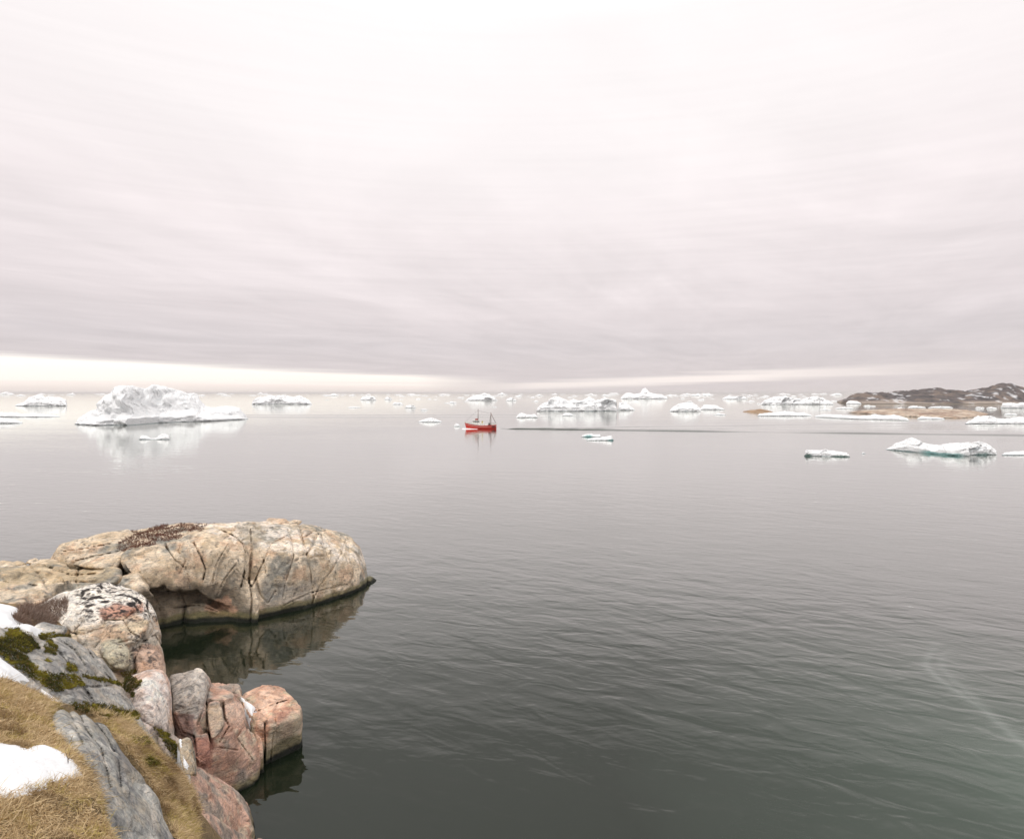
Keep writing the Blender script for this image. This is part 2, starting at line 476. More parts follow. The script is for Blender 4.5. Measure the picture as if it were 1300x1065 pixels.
# ------------------------------------------------------------------ water, with the boat's wake as real waves
def axis(segs):
    out = []
    for a, b, st in segs: out += list(np.arange(a, b, st))
    return np.array(sorted(set(np.round(out, 3))))
BX, BY = G(629, 544.4)[:2]                         # stern
def wake_height(X, Y):
    z = np.zeros_like(X)
    dx = X-BX
    for side, th, amp in ((-1, 13.2, .42), (1, 14.5, .22)):
        t = math.radians(th)
        off = (Y-BY)*side-np.maximum(dx, 0)*math.tan(t)
        dcl = np.abs(dx)
        wd = 2.+.014*dcl
        wob = .95+.45*np.sin(dx*.085+side)*np.sin(dx*.031+1.3)*(dx > 25)+.25*(dx <= 25)
        env = np.exp(-(off/wd/1.6)**2)*sstep(0, 8, dx)*(1-sstep(430, 520, dx))*wob
        z += amp*env*np.cos(off/wd*2.2)
        off2 = off+wd*4.2
        z += amp*.45*np.exp(-(off2/wd/1.8)**2)*sstep(15, 40, dx)*(1-sstep(300, 420, dx))*np.cos(off2/wd*2.)*wob
    c = (Y-BY)
    inside = np.exp(-(c/(3+.2*np.maximum(dx, 0)))**4)*sstep(10, 40, dx)*(1-sstep(300, 420, dx))
    z += .035*inside*np.sin(dx*1.1+c*.25)*np.sin(c*.33+dx*.11)
    z += .07*np.exp(-(c/2.2)**2)*np.cos(c*2.3)*sstep(0, 4, dx)*(1-sstep(60, 160, dx))*(1+.5*np.sin(dx*.35))
    for (yy, x0, x1, a) in ((425, -200, 40, .22), (470, -240, 60, .22), (440, -220, 10, .12), (335, 60, 260, .12), (372, 80, 280, .1), (352, 90, 270, .08)):   # old swells from earlier boats
        yy2 = yy+X*.03+3*np.sin(X*.02)
        z += a*np.exp(-((Y-yy2)/3.5)**2)*np.cos((Y-yy2)*.75)*sstep(x0, x0+60, X)*(1-sstep(x1-60, x1, X))
    return z
wx = axis([(-40000, -4000, 6000), (-4000, -260, 400), (-260, -24, 3.5), (-24, 11, .6), (11, 25, .16), (25, 60, .6), (60, 430, 1.4), (420, 4000, 400), (4000, 40001, 6000)])
wy = axis([(-2000, 0, 200), (0, 22, 8), (22, 44, .2), (44, 150, 10), (150, 200, 4), (200, 262, .8), (262, 304, .35), (304, 490, .9), (490, 560, 8), (460, 4000, 300), (4000, 60001, 7000)])
XX, YY = np.meshgrid(wx, wy, indexing='ij')
ZZ = wake_height(XX, YY)
V = np.stack([XX.ravel(), YY.ravel(), ZZ.ravel()], 1)
# faint pale current line in the near water
cl = [(1189, 812), (1184, 826), (1176, 838), (1181, 852), (1198, 866), (1224, 884), (1252, 904), (1282, 930), (1310, 955)]
cl2 = [(1207, 822), (1196, 834), (1195, 846), (1206, 858), (1226, 876), (1252, 900), (1280, 925), (1312, 948)]
def bend(line):
    p = [Vector(G(*q)) for q in line]; out = []
    for i in range(len(p)-1):
        p0, p1, p2, p3 = p[max(i-1, 0)], p[i], p[i+1], p[min(i+2, len(p)-1)]
        for k in range(4):
            t = k/4; q = .5*((2*p1)+(-p0+p2)*t+(2*p0-5*p1+4*p2-p3)*t*t+(-p0+3*p1-3*p2+p3)*t**3); out.append((q.x, q.y))
    return out
foamc = np.zeros(len(V)); nearm = np.nonzero((V[:, 0] > 10) & (V[:, 0] < 26) & (V[:, 1] > 18) & (V[:, 1] < 46))[0]
fx = fbm(V[nearm], 1.1, 3, 12)*.12
for ln, a_ in ((bend(cl), 1.), (bend(cl2), .7)):
    dl_ = dline(V[nearm, 0]+fx, V[nearm, 1], ln); st_y = sstep(42, 36, V[nearm, 1])*.6+.4
    foamc[nearm] = np.maximum(foamc[nearm], a_*np.exp(-(dl_/.2)**2)*st_y+.35*a_*np.exp(-(dl_/.7)**2)*st_y)
ii = np.arange(len(wx)*len(wy)).reshape(len(wx), len(wy))
Q = np.stack([ii[:-1, :-1].ravel(), ii[1:, :-1].ravel(), ii[1:, 1:].ravel(), ii[:-1, 1:].ravel()], 1)
m, nt, b = mat_new('sea_water')
ob = nt.nodes.new('ShaderNodeNewGeometry').outputs['Position']
r1 = noise_n(nt, map2(nt, ob, 24, (.42, .85, 1)), .95, 2.5, .5, .5)
r2 = noise_n(nt, map2(nt, ob, -8, (.7, 1.2, 1)), 2.1, 2, .5, .3)
r3 = noise_n(nt, map2(nt, ob, 35, (.5, 1., 1)), .3, 3, .5, .3)
patch = ramp(nt, noise_n(nt, mapping(nt, ob, (.35, 1, 1)), .03, 5, .6), [(.35, .45), (.62, 1.)])
hh = math_n(nt, 'ADD', math_n(nt, 'MULTIPLY', r1, .088), math_n(nt, 'MULTIPLY', r2, .010))
hh = math_n(nt, 'ADD', hh, math_n(nt, 'MULTIPLY', r3, .12))
spw = nt.nodes.new('ShaderNodeSeparateXYZ'); nt.links.new(ob, spw.inputs[0])
# sheltered water: still in the cove behind the headland and out in the ice, ruffled between
cvx = math_n(nt, 'MULTIPLY', math_n(nt, 'ADD', spw.outputs[0], 17.), .1); cvy = math_n(nt, 'MULTIPLY', math_n(nt, 'SUBTRACT', spw.outputs[1], 40.), .09)
cvd = math_n(nt, 'SQRT', math_n(nt, 'ADD', math_n(nt, 'MULTIPLY', cvx, cvx), math_n(nt, 'MULTIPLY', cvy, cvy)))
hh = math_n(nt, 'MULTIPLY', hh, ramp(nt, cvd, [(.4, .3), (1., 1.)]))
offs = ramp(nt, math_n(nt, 'MULTIPLY', spw.outputs[1], .002), [(.06, 1.), (.3, .42), (.7, .32)])
hh = math_n(nt, 'MULTIPLY', hh, offs)
hh = math_n(nt, 'MULTIPLY', hh, patch)
bp = nt.nodes.new('ShaderNodeBump'); bp.inputs['Strength'].default_value = 1.; bp.inputs['Distance'].default_value = 1.
nt.links.new(hh, bp.inputs['Height']); nt.links.new(bp.outputs[0], b.inputs['Normal'])
sp = nt.nodes.new('ShaderNodeSeparateXYZ'); nt.links.new(ob, sp.inputs[0])
# milky melt water drifting in at the right
dxm = math_n(nt, 'MULTIPLY', math_n(nt, 'SUBTRACT', sp.outputs[0], 24.), .10)
dym = math_n(nt, 'MULTIPLY', math_n(nt, 'SUBTRACT', sp.outputs[1], 23.), .085)
dd = math_n(nt, 'SQRT', math_n(nt, 'ADD', math_n(nt, 'MULTIPLY', dxm, dxm), math_n(nt, 'MULTIPLY', dym, dym)))
dd = math_n(nt, 'ADD', dd, math_n(nt, 'MULTIPLY', math_n(nt, 'SUBTRACT', noise_n(nt, ob, .12, 4, .6), .5), .5))
milk = ramp(nt, math_n(nt, 'MULTIPLY', dd, .5), [(.0, 1.), (.35, .42), (1., 0.)])
cc = mixc(nt, milk, (.007, .011, .006), (.075, .105, .083))
cc = mixc(nt, math_n(nt, 'MULTIPLY', nd(nt, 'ShaderNodeAttribute', attribute_name='Col').outputs['Fac'], .11), cc, (.42, .45, .43))
nt.links.new(cc, b.inputs['Base Color'])
b.inputs['Roughness'].default_value = .9; b.inputs['Specular IOR Level'].default_value = 0.
gl = nt.nodes.new('ShaderNodeBsdfGlossy'); gl.inputs['Roughness'].default_value = .035; gl.inputs['Color'].default_value = (.99, 1, .975, 1)
nt.links.new(bp.outputs[0], gl.inputs['Normal'])
lw = nt.nodes.new('ShaderNodeLayerWeight'); lw.inputs['Blend'].default_value = .5; nt.links.new(bp.outputs[0], lw.inputs['Normal'])
fr = ramp(nt, lw.outputs['Facing'], [(0., .02), (.35, .03), (.54, .070), (.625, .138), (.7, .275), (.83, .6), (.93, .94), (1., 1.)])
mx = nt.nodes.new('ShaderNodeMixShader'); nt.links.new(fr, mx.inputs[0])
nt.links.new(b.outputs[0], mx.inputs[1]); nt.links.new(gl.outputs[0], mx.inputs[2])
nt.links.new(mx.outputs[0], nt.nodes['Material Output'].inputs['Surface'])
sea = mesh_np('sea_water', V, Q, m, col=np.repeat(foamc[:, None], 3, 1)); sea['kind'] = 'structure'

# ------------------------------------------------------------------ near shore: ground under grass and snow
gp = [(0, 865, 13.5), (50, 885, 14), (0, 900, 12), (0, 950, 10.5), (50, 930, 11.5), (100, 965, 10.6), (0, 1065, 8), (100, 1065, 8.6),
      (200, 1065, 9.6), (110, 903, 16), (150, 925, 16), (190, 935, 18), (180, 965, 15), (215, 975, 16), (240, 985, 16.6), (225, 1065, 12),
      (150, 1000, 11.4), (160, 908, 18.5), (0, 800, 19.5), (0, 775, 22), (30, 792, 21), (60, 800, 23), (45, 778, 26), (50, 768, 28),
      (0, 765, 27), (-150, 800, 20), (-200, 900, 12), (250, 1000, 19.5), (0, 835, 15.5), (40, 870, 15), (70, 900, 14), (130, 960, 12.6)]
gw = [P(*p) for p in gp]
gw += [(0, -1, 13.3), (-5, -5, 14), (-5, 2, 12.8), (-20, -8, 17), (-25, 8, 12.5), (-30, 18, 10.5), (-40, 28, 8), (-45, 44, 4.5), (-33, 38, 3), (-28, 34, 2.5),
       (-26, 45, 1.), (-20, 36, -1), (-14, 32, -1.4), (-12, 27, -.6), (-9, 24.5, -.8), (-10.5, 22, 1.6), (-9, 19.5, 2.2), (-7, 17, 2.4), (-5, 22, -1.6), (-2, 14, 0), (0, 8, 4), (3, 3, 9),
       (8, 0, 5), (12, -6, 1), (12, 6, -2), (5, 15, -2.5), (0, 25, -3), (-5, 40, -4), (12, 40, -4), (-20, 62, -4), (-45, 62, -3), (-34, 52, -1.5), (-15, 42, -2.5)]
gw = np.array(gw)
def tps(C_, Z_, lam=.02):
    n = len(C_); d = np.linalg.norm(C_[:, None]-C_[None], axis=2)
    K_ = d+lam*np.eye(n)*-1
    Pm = np.c_[np.ones(n), C_]
    A = np.block([[K_, Pm], [Pm.T, np.zeros((3, 3))]])
    s = np.linalg.solve(A, np.r_[Z_, 0, 0, 0])
    def f(X_):
        r = np.zeros(len(X_))
        for i in range(n): r += s[i]*np.hypot(X_[:, 0]-C_[i, 0], X_[:, 1]-C_[i, 1])
        return r+s[n]+X_@s[n+1:]
    return f
gf = tps(gw[:, :2], gw[:, 2])
gx, gy = np.arange(-48, 13, .2), np.arange(-12, 63, .2)
XX, YY = np.meshgrid(gx, gy, indexing='ij')
XY = np.stack([XX.ravel(), YY.ravel()], 1)
z = gf(XY); P3 = np.c_[XY, z]
z = z+fbm(P3*[1, 1, 0], 1.3, 4, 3)*.12-.05+fbm(P3*[1, 1, 0], .55, 2, 8)*.10
gpx, gpy = proj(np.c_[XY, z])
for pl in ([(-40, 785), (15, 790), (75, 802), (115, 812), (142, 842), (160, 864), (176, 886), (178, 903), (160, 903), (120, 896), (70, 884), (0, 846), (-40, 846)],
           [(72, 900), (95, 902), (115, 911), (133, 925), (150, 942), (166, 964), (190, 996), (212, 1038), (222, 1095), (160, 1100), (148, 1065), (130, 1010), (116, 972), (98, 946), (75, 930)]):
    dpl = sdpoly(gpx, gpy, pl)
    z = z-.75*sstep(6, -8, dpl)*(XY[:, 1] > 5)
V = np.c_[XY, z]
ii = np.arange(len(V)).reshape(XX.shape)
Q = np.stack([ii[:-1, :-1].ravel(), ii[1:, :-1].ravel(), ii[1:, 1:].ravel(), ii[:-1, 1:].ravel()], 1)
n1 = fbm(V, 1.1, 4, 41)[:, None]*.5+.5
gcol = np.array([.16, .115, .06])*(1-n1)+np.array([.30, .21, .10])*n1
wet = sstep(1.2, .1, z)[:, None]; gcol = gcol*(1-wet)+np.array([.05, .048, .04])*wet
ground = mesh_np('ground', V, Q, M_rock, col=gcol); ground['kind'] = 'structure'
V_g, Q_g = V, Q

# ------------------------------------------------------------------ rocks
def pal(V, seed, cols, scale=1.4, sharp=1.):
    a = fbm(V, scale, 5, seed)*2.2*sharp; b = fbm(V, scale*.6, 5, seed+50)*2.2*sharp
    c = np.zeros((len(V), 3))+np.array(cols[0])
    for k, cc in enumerate(cols[1:]):
        f = sstep(.05, .75, (a if k % 2 == 0 else b)*(1 if k < 2 else -1))[:, None]
        c = c*(1-f)+np.array(cc)*f
    return c
def zone(c, V, poly, col, amt=1., soft=3., jit=6., scale=.5, seed=5):
    px, py = proj(V)
    d = sdpoly(px, py, poly)+fbm(V, scale, 5, seed)*jit*1.6
    f = (sstep(soft, -soft, d)*amt)[:, None]
    return c*(1-f)+np.array(col)*f
def spots(c, V, poly, col, thr=.15, scale=.25, amt=1., seed=8, soft=4):
    px, py = proj(V)
    d = sdpoly(px, py, poly)
    n = fbm(V, scale, 5, seed, .62)
    f = (sstep(soft, -soft, d)*sstep(thr, thr+.12, n)*amt)[:, None]
    return c*(1-f)+np.array(col)*f
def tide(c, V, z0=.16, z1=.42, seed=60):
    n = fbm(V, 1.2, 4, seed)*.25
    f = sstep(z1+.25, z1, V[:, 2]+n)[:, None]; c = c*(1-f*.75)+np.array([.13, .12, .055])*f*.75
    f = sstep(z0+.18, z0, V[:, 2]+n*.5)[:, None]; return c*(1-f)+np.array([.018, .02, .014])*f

TAN, BEI, GRY, DGR, PNK, ORG, WHT, RED = (.42, .34, .24), (.54, .455, .34), (.26, .25, .22), (.15, .145, .135), (.47, .31, .24), (.46, .29, .16), (.60, .57, .53), (.38, .19, .14)

def Wp(pt, z): return (pt[0], pt[1], z)
def down(ps, z=-.7): return [Wp(P(*p), z) for p in ps]

# --- the long headland
whale_top = [(292, 665, 50), (300, 660, 51), (322, 657, 51), (350, 662, 52), (372, 667, 53), (400, 666, 54.5), (425, 672, 55), (448, 684, 55.5), (464, 700, 55.5), (472, 718, 55), (474, 738, 54)]
whale_mid = [(300, 690, 47.4), (325, 700, 46.4), (370, 700, 47.6), (420, 700, 50), (455, 712, 52.4)]
whale_low = [(322, 750, 45.6), (360, 745, 46.6), (410, 740, 48.9), (455, 735, 52)]
whale_bot = [(315, 792, 44.8), (350, 786, 45.6), (400, 773, 47.8), (440, 760, 50.6), (470, 748, 53.2)]
B_whale = dict(p=[P(*p) for p in whale_top+whale_mid+whale_low+whale_bot]+down([(315, 800, 44.7), (400, 775, 47.7), (440, 760, 50.5), (474, 748, 53.2), (476, 740, 55)])
               +[(-14, 60, 3), (-19, 59, 3.5), (-24, 58, 3), (-13.5, 60, -.7), (-26, 61, -.7)], r=0.83)
B_toe = dict(p=[P(465, 728, 54), P(476, 731, 55), P(484, 740, 54.6), P(474, 746, 53.4), P(462, 745, 53.6), P(475, 740, 57)]+down([(486, 742, 54.3), (470, 750, 53), (480, 736, 58), (460, 740, 55)]), r=0.16)
B_mid = dict(p=[P(*p) for p in [(232, 678, 47), (238, 730, 45.4), (265, 671, 48), (292, 674, 48), (312, 688, 47.5), (318, 700, 46.6), (316, 730, 45.6), (308, 760, 45.2), (293, 775, 45), (268, 766, 44.6), (250, 750, 44.5), (246, 705, 45), (275, 700, 45), (300, 705, 45.2)]]
             +[P(240, 690, 54), P(310, 685, 54), P(250, 745, 52), P(305, 760, 52)], r=0.27)
B_sh = dict(p=[P(*p) for p in [(296, 742, 45.3), (322, 735, 45.6), (330, 770, 45), (322, 792, 44.6), (296, 788, 44.8), (281, 770, 45.2), (270, 775, 45.6)]]+[P(275, 790, 50), P(325, 740, 52), P(280, 745, 52)]+down([(296, 795, 44.6), (322, 800, 44.4), (270, 795, 50), (325, 790, 50)]), r=0.23)
B_d = dict(p=[P(*p) for p in [(198, 695, 46), (228, 684, 46.6), (256, 686, 46.6), (276, 705, 45.7), (274, 728, 45.3), (256, 748, 44.9), (232, 750, 44.4), (208, 744, 44.2), (200, 725, 44.4)]]+[P(205, 700, 52), P(260, 690, 52), P(240, 748, 50), P(205, 740, 50)], r=0.20)
B_c = dict(p=[P(*p) for p in [(152, 706, 44.5), (165, 695, 45.5), (205, 690, 46), (228, 704, 45.4), (226, 728, 44.7), (203, 746, 44), (186, 748, 43.5), (170, 732, 43), (156, 718, 43.4)]]+[P(150, 700, 50), P(214, 690, 52), P(200, 748, 50), P(160, 730, 49)], r=0.20)
B_rec = dict(p=[P(*p) for p in [(180, 730, 45.8), (210, 735, 46.3), (250, 735, 46.8), (290, 745, 47.2), (285, 780, 46.6), (240, 775, 45.8), (205, 785, 44.7), (185, 770, 44)]]+[(-30, 56, 2), (-18, 56, 2)]+down([(180, 790, 43.8), (212, 800, 43.8), (245, 792, 45.4), (290, 790, 46.4)])+[(-30, 56, -.7), (-18, 56, -.7)], r=0.23)
B_rec2 = dict(p=[P(*p) for p in [(238, 768, 45), (262, 762, 45.4), (285, 775, 45), (290, 790, 44.8), (262, 788, 44.6), (240, 782, 44.8)]]+down([(240, 795, 44.6), (292, 795, 44.5), (250, 770, 49), (290, 770, 49)]), r=0.18)
B_ledge = dict(p=[P(*p) for p in [(73, 690, 47), (95, 685, 48), (140, 681, 49), (180, 671, 50), (215, 665, 51), (262, 664, 52), (285, 668, 52), (290, 678, 48.6), (240, 688, 46.6), (170, 700, 46), (150, 708, 45.4), (110, 712, 45.6), (88, 714, 45.6), (73, 706, 46)]]+[(-33, 58, 2), (-18, 60, 4), (-34, 50, 1), (-20, 50, 0), (-33, 47, 0)], r=0.27)
B_l2 = dict(p=[P(*p) for p in [(88, 716, 44.6), (125, 698, 46), (150, 694, 46.4), (158, 702, 45.6), (150, 722, 44.2), (120, 722, 43.6)]]+[P(90, 725, 48), P(150, 725, 48)], r=0.16)
B_l3 = dict(p=[P(*p) for p in [(122, 714, 44.6), (142, 710, 44.8), (144, 720, 44), (124, 724, 43.8), (130, 730, 46)]]+[P(125, 725, 47)], r=0.14)
def shelf(x0, x1, y0, y1, Y0, Y1, t=1.8, r=.18, sk=0):
    return dict(p=[P(x0, y0, Y1), P(x1, y0+sk, Y1), P(x1+6, (y0+y1)/2, (Y0+Y1)/2), P(x0, y1-3, Y0+.6), P(x1, y1-3+sk, Y0+.6), P(x0+4, y1+2, Y0+.1), P(x1-5, y1+2+sk, Y0+.1)]
                +[Wp(P(x0, y1, Y0), .5), Wp(P(x1, y1, Y0), .5), Wp(P(x0, y0, Y1), .5), Wp(P(x1, y0, Y1), .5)], r=r)
B_s = [shelf(-80, 40, 712, 728, 43.5, 47, sk=-2), shelf(30, 90, 709, 722, 43.6, 46.4), shelf(60, 150, 718, 735, 41.5, 44.4, sk=3), shelf(-90, 75, 724, 752, 38.5, 43, sk=1), shelf(40, 135, 735, 765, 37.5, 41.5, sk=3),
       shelf(120, 180, 728, 750, 41, 43.6, sk=5), shelf(-90, 60, 748, 775, 35, 39), shelf(-260, -60, 700, 760, 36, 48)]
B_fill = dict(p=[P(*p) for p in [(156, 704, 46), (205, 688, 47.2), (240, 680, 47.8), (290, 676, 48.4), (312, 692, 48), (314, 730, 46.4), (300, 742, 46), (262, 732, 45.5), (235, 732, 45), (200, 730, 44.6), (170, 722, 44.2)]]+[P(160, 700, 53), P(312, 690, 53), P(300, 750, 52), P(180, 740, 50)], r=0.21)
crk = [(.055, .32, [(281, 673), (296, 680), (308, 690), (312, 703), (310, 728), (306, 745)]), (.045, .25, [(210, 690), (216, 702), (222, 712), (226, 726)]), (.05, .28, [(246, 688), (256, 708), (261, 724), (257, 740)]),
       (.04, .3, [(188, 748), (200, 764), (206, 790)]), (.04, .3, [(228, 750), (236, 768), (232, 792)]), (.035, .25, [(206, 764), (222, 772), (250, 768), (276, 776)]),
       (.07, .3, [(318, 672), (320, 700), (316, 735), (320, 760), (318, 792)]),
       (.035, .2, [(365, 672), (371, 688), (373, 706), (369, 720), (362, 740), (358, 768)]),
       (.04, .22, [(380, 668), (384, 684), (389, 700), (393, 720), (396, 742), (398, 770)]),
       (.03, .14, [(384, 684), (396, 676), (404, 674)]),
       (.025, .12, [(408, 680), (412, 696), (418, 714)]),
       (.025, .14, [(440, 682), (434, 702), (420, 725), (405, 745), (396, 765)]),
       (.025, .12, [(404, 678), (396, 695), (388, 705)]),
       (.03, .15, [(330, 700), (336, 716), (338, 730)]),
       (.03, .15, [(325, 735), (330, 755), (340, 766), (350, 750)]),
       (.02, .1, [(300, 722), (320, 745), (345, 690), (365, 680)]),
       (.03, .15, [(470, 715), (467, 730), (466, 745)]),
       (.025, .12, [(360, 768), (395, 752), (440, 742)]),
       (.05, .25, [(246, 690), (254, 705), (261, 722), (258, 735)]),
       (.05, .22, [(210, 694), (222, 710), (236, 722), (243, 745)]),
       (.03, .14, [(168, 705), (175, 722), (186, 742)]),
       (.03, .14, [(232, 686), (226, 700), (236, 712), (228, 728)]),
       (.025, .12, [(290, 690), (275, 715), (270, 740)]),
       (.03, .15, [(300, 715), (285, 735), (276, 755)]),
       (.04, .2, [(80, 700), (110, 696), (140, 690), (165, 688)]),
       (.04, .2, [(96, 712), (120, 706), (150, 700)]),
       (.03, .15, [(0, 722), (40, 716), (60, 720), (90, 730), (130, 728)]),
       (.03, .15, [(0, 738), (50, 744), (90, 738), (150, 742)]),
       (.03, .15, [(30, 712), (50, 730), (62, 752)]), (.03, .15, [(100, 722), (96, 740), (110, 755)])]
def col_head(V, N):
    c = pal(V, 3, [(.53, .455, .36), (.43, .355, .265), (.46, .35, .26), GRY], 1.6)
    d = np.abs(fbm(V*[1, 1, 1.], 1.1, 4, 77)); f = sstep(.05, .0, d)[:, None]*.4   # pale quartz veins
    c = c*(1-f)+np.array((.62, .54, .44))*f
    f = sstep(.1, .5, fbm(V, .8, 4, 90))[:, None]*.5; c = c*(1-f)+np.array((.45, .36, .25))*f
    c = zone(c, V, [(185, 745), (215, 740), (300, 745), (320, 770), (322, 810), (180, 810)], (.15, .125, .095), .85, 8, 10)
    c = zone(c, V, [(262, 765), (285, 758), (300, 775), (290, 790), (265, 785)], (.40, .24, .17), .6)
    c = zone(c, V, [(0, 722), (60, 714), (150, 722), (140, 735), (60, 740), (0, 745)], (.36, .28, .17), .5, 4)
    c = spots(c, V, [(240, 664), (330, 656), (470, 700), (470, 720), (300, 690)], (.66, .61, .55), -.1, .6, .6)
    c = zone(c, V, [(300, 668), (330, 662), (338, 680), (325, 698), (310, 690)], (.24, .22, .18), .6)
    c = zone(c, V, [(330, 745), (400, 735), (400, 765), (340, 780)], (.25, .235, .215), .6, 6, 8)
    c = spots(c, V, [(60, 664), (470, 664), (470, 760), (60, 760)], (.12, .11, .1), .33, .3, .7, 33)
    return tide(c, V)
head = empty('rock_headland', P(250, 800, 45)[:2]+(0,))
tag(head, 'long tan rocky headland with rounded whaleback end jutting into the dark cove', 'rock')
bpy.context.view_layer.update()
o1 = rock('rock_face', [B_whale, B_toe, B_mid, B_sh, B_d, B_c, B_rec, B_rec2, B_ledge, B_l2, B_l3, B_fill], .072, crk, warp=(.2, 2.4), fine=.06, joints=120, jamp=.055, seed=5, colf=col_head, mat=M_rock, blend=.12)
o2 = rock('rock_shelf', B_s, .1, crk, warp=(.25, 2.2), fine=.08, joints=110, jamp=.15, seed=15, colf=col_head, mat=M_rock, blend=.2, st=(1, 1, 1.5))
adopt(o1, head); adopt(o2, head)

# --- lichen boulder
lb = [(60, 752, 31.4), (82, 745, 32), (110, 735, 32.6), (140, 731, 32.8), (168, 735, 32.8), (191, 750, 32.4), (206, 772, 32), (218, 800, 31.4), (222, 832, 30.8), (222, 870, 30.2),
      (150, 768, 29.4), (180, 790, 28.9), (204, 830, 28.6), (209, 880, 27.8), (120, 792, 28), (100, 835, 26.8), (150, 865, 26.4), (60, 785, 28.6), (22, 778, 30.5), (15, 800, 29)]
B_lb = dict(p=[P(*p) for p in lb]+[(-16.2, 30.2, -.7), (-16, 27, -.7), (-22, 27, -.7), (-24, 34, 3), (-21, 37, 3.2), (-18.6, 35, 3), (-18.6, 35, -.7), (-25, 37, -.7), (-16.4, 31.8, 1.5)], r=0.75)
B_lb2 = dict(p=[P(*p) for p in [(131, 815, 27.6), (150, 811, 27.6), (166, 826, 27.2), (165, 850, 26.4), (140, 850, 26), (126, 832, 26.6), (145, 830, 26.3)]]+[P(140, 850, 29), P(165, 820, 29.5), P(128, 815, 29)], r=0.11)
B_lb3 = dict(p=[P(*p) for p in [(160, 783, 28.9), (176, 777, 29), (189, 790, 28.8), (186, 806, 28.2), (168, 804, 28.2)]]+[P(160, 800, 30.5), P(188, 780, 31)], r=.25, w=.5)
B_lb4 = dict(p=[P(*p) for p in [(166, 826, 28), (182, 818, 28), (203, 822, 28), (211, 840, 27.9), (212, 870, 27), (175, 870, 26.6), (168, 850, 27), (190, 840, 27.2)]]+[P(170, 850, 30), P(210, 850, 31)], r=.3, w=.5)
B_lb5 = dict(p=[P(*p) for p in [(134, 800, 28.2), (158, 788, 28.6), (184, 810, 28.2), (168, 822, 27.8), (140, 815, 27.8), (150, 800, 27.9)]]+[P(140, 800, 31), P(180, 800, 31)], r=.25, w=.5)
lcr = [(.035, .2, [(86, 802), (103, 806), (120, 800), (131, 799), (134, 787), (157, 787), (168, 778), (188, 776)]),
       (.03, .18, [(134, 799), (128, 812), (121, 822)]), (.035, .2, [(157, 787), (165, 802), (185, 814), (195, 800), (190, 784), (186, 768)]),
       (.03, .2, [(150, 816), (165, 812), (180, 815), (196, 806), (206, 822), (212, 845)]), (.025, .15, [(165, 828), (178, 820), (171, 838), (172, 852)]),
       (.02, .12, [(200, 780), (206, 810), (209, 840)]), (.025, .15, [(105, 790), (95, 800), (100, 820)])]
def col_lb(V, N):
    c = pal(V, 13, [(.50, .44, .37), BEI, (.47, .36, .27), (.36, .33, .28)], .9)
    c = zone(c, V, [(60, 755), (100, 738), (145, 730), (180, 740), (200, 775), (190, 785), (160, 775), (120, 792), (80, 800), (40, 790)], (.66, .62, .565), .95, 5, 8)
    c = zone(c, V, [(128, 776), (150, 768), (180, 765), (187, 772), (165, 782), (130, 786)], (.46, .24, .17), .85, 3, 5)
    c = zone(c, V, [(166, 826), (182, 818), (203, 822), (213, 840), (212, 870), (180, 868)], (.44, .28, .21), .6, 3, 6)
    c = zone(c, V, [(128, 815), (150, 810), (168, 828), (165, 850), (135, 852)], (.37, .35, .27), .8, 2, 3)
    c = spots(c, V, [(95, 742), (140, 732), (175, 738), (198, 765), (200, 790), (170, 775), (140, 785), (105, 785), (95, 765)], (.035, .03, .03), .05, .34, 1., 88)
    c = spots(c, V, [(100, 742), (190, 742), (200, 790), (100, 790)], (.07, .06, .055), .12, .12, .85, 89)
    c = spots(c, V, [(130, 790), (170, 795), (200, 830), (200, 850), (150, 840)], (.09, .08, .075), .13, .16, .85, 91)
    c = spots(c, V, [(20, 740), (220, 740), (220, 900), (20, 900)], (.13, .115, .1), .32, .2, .6, 92)
    return tide(c, V)
lbo = rock('lichen_boulder', [B_lb, B_lb2, B_lb3, B_lb4, B_lb5], .05, lcr, warp=(.14, 1.6), fine=.05, joints=55, jamp=.05, sat=1.1, seed=25, colf=col_lb, mat=M_rock, blend=.1)
tag(lbo, 'big rounded boulder with white crown and black lichen blotches above the cove', 'boulder')

# --- pale pinkish block
B_m = dict(p=[P(*p) for p in [(158, 858, 25.4), (170, 852, 25), (205, 850, 25), (213, 862, 24.9), (216, 885, 24.4), (223, 908, 23.9), (224, 945, 23.2), (185, 868, 23.3), (200, 900, 22.6), (192, 928, 21.9), (172, 905, 22.2), (160, 880, 23.4), (176, 962, 21.6), (226, 985, 22.6)]]+[P(165, 870, 28), P(215, 870, 28)]+down([(175, 980, 22), (226, 985, 22.6)], 1.), r=0.23)
B_m2 = dict(p=[P(*p) for p in [(196, 924, 21.6), (214, 925, 22.4), (236, 945, 22), (240, 968, 21.4), (215, 960, 20.4), (200, 945, 20.8)]]+[P(200, 1000, 20.6), P(240, 1000, 21.4), P(230, 950, 24)], r=0.09)
def col_m(V, N):
    c = pal(V, 23, [(.56, .49, .45), (.64, .58, .53), (.44, .36, .32), (.48, .33, .26)], .7)
    c = zone(c, V, [(175, 858), (205, 855), (210, 885), (190, 890)], (.7, .64, .6), .8, 5, 8)
    c = zone(c, V, [(214, 900), (224, 905), (224, 940), (212, 935)], (.46, .30, .2), .7)
    c = zone(c, V, [(190, 922), (240, 922), (245, 990), (190, 990)], (.3, .27, .24), .8)
    return spots(c, V, [(150, 880), (225, 880), (225, 950), (150, 950)], (.2, .17, .16), .22, .25, .6)
mo = rock('pale_boulder', [B_m, B_m2], .04, [(.025, .12, [(170, 905), (182, 915), (198, 925), (215, 935)]), (.02, .1, [(195, 926), (210, 942), (222, 965)])], warp=(.1, 1.), fine=.03, joints=14, jamp=.025, seed=31, colf=col_m, mat=M_rock)
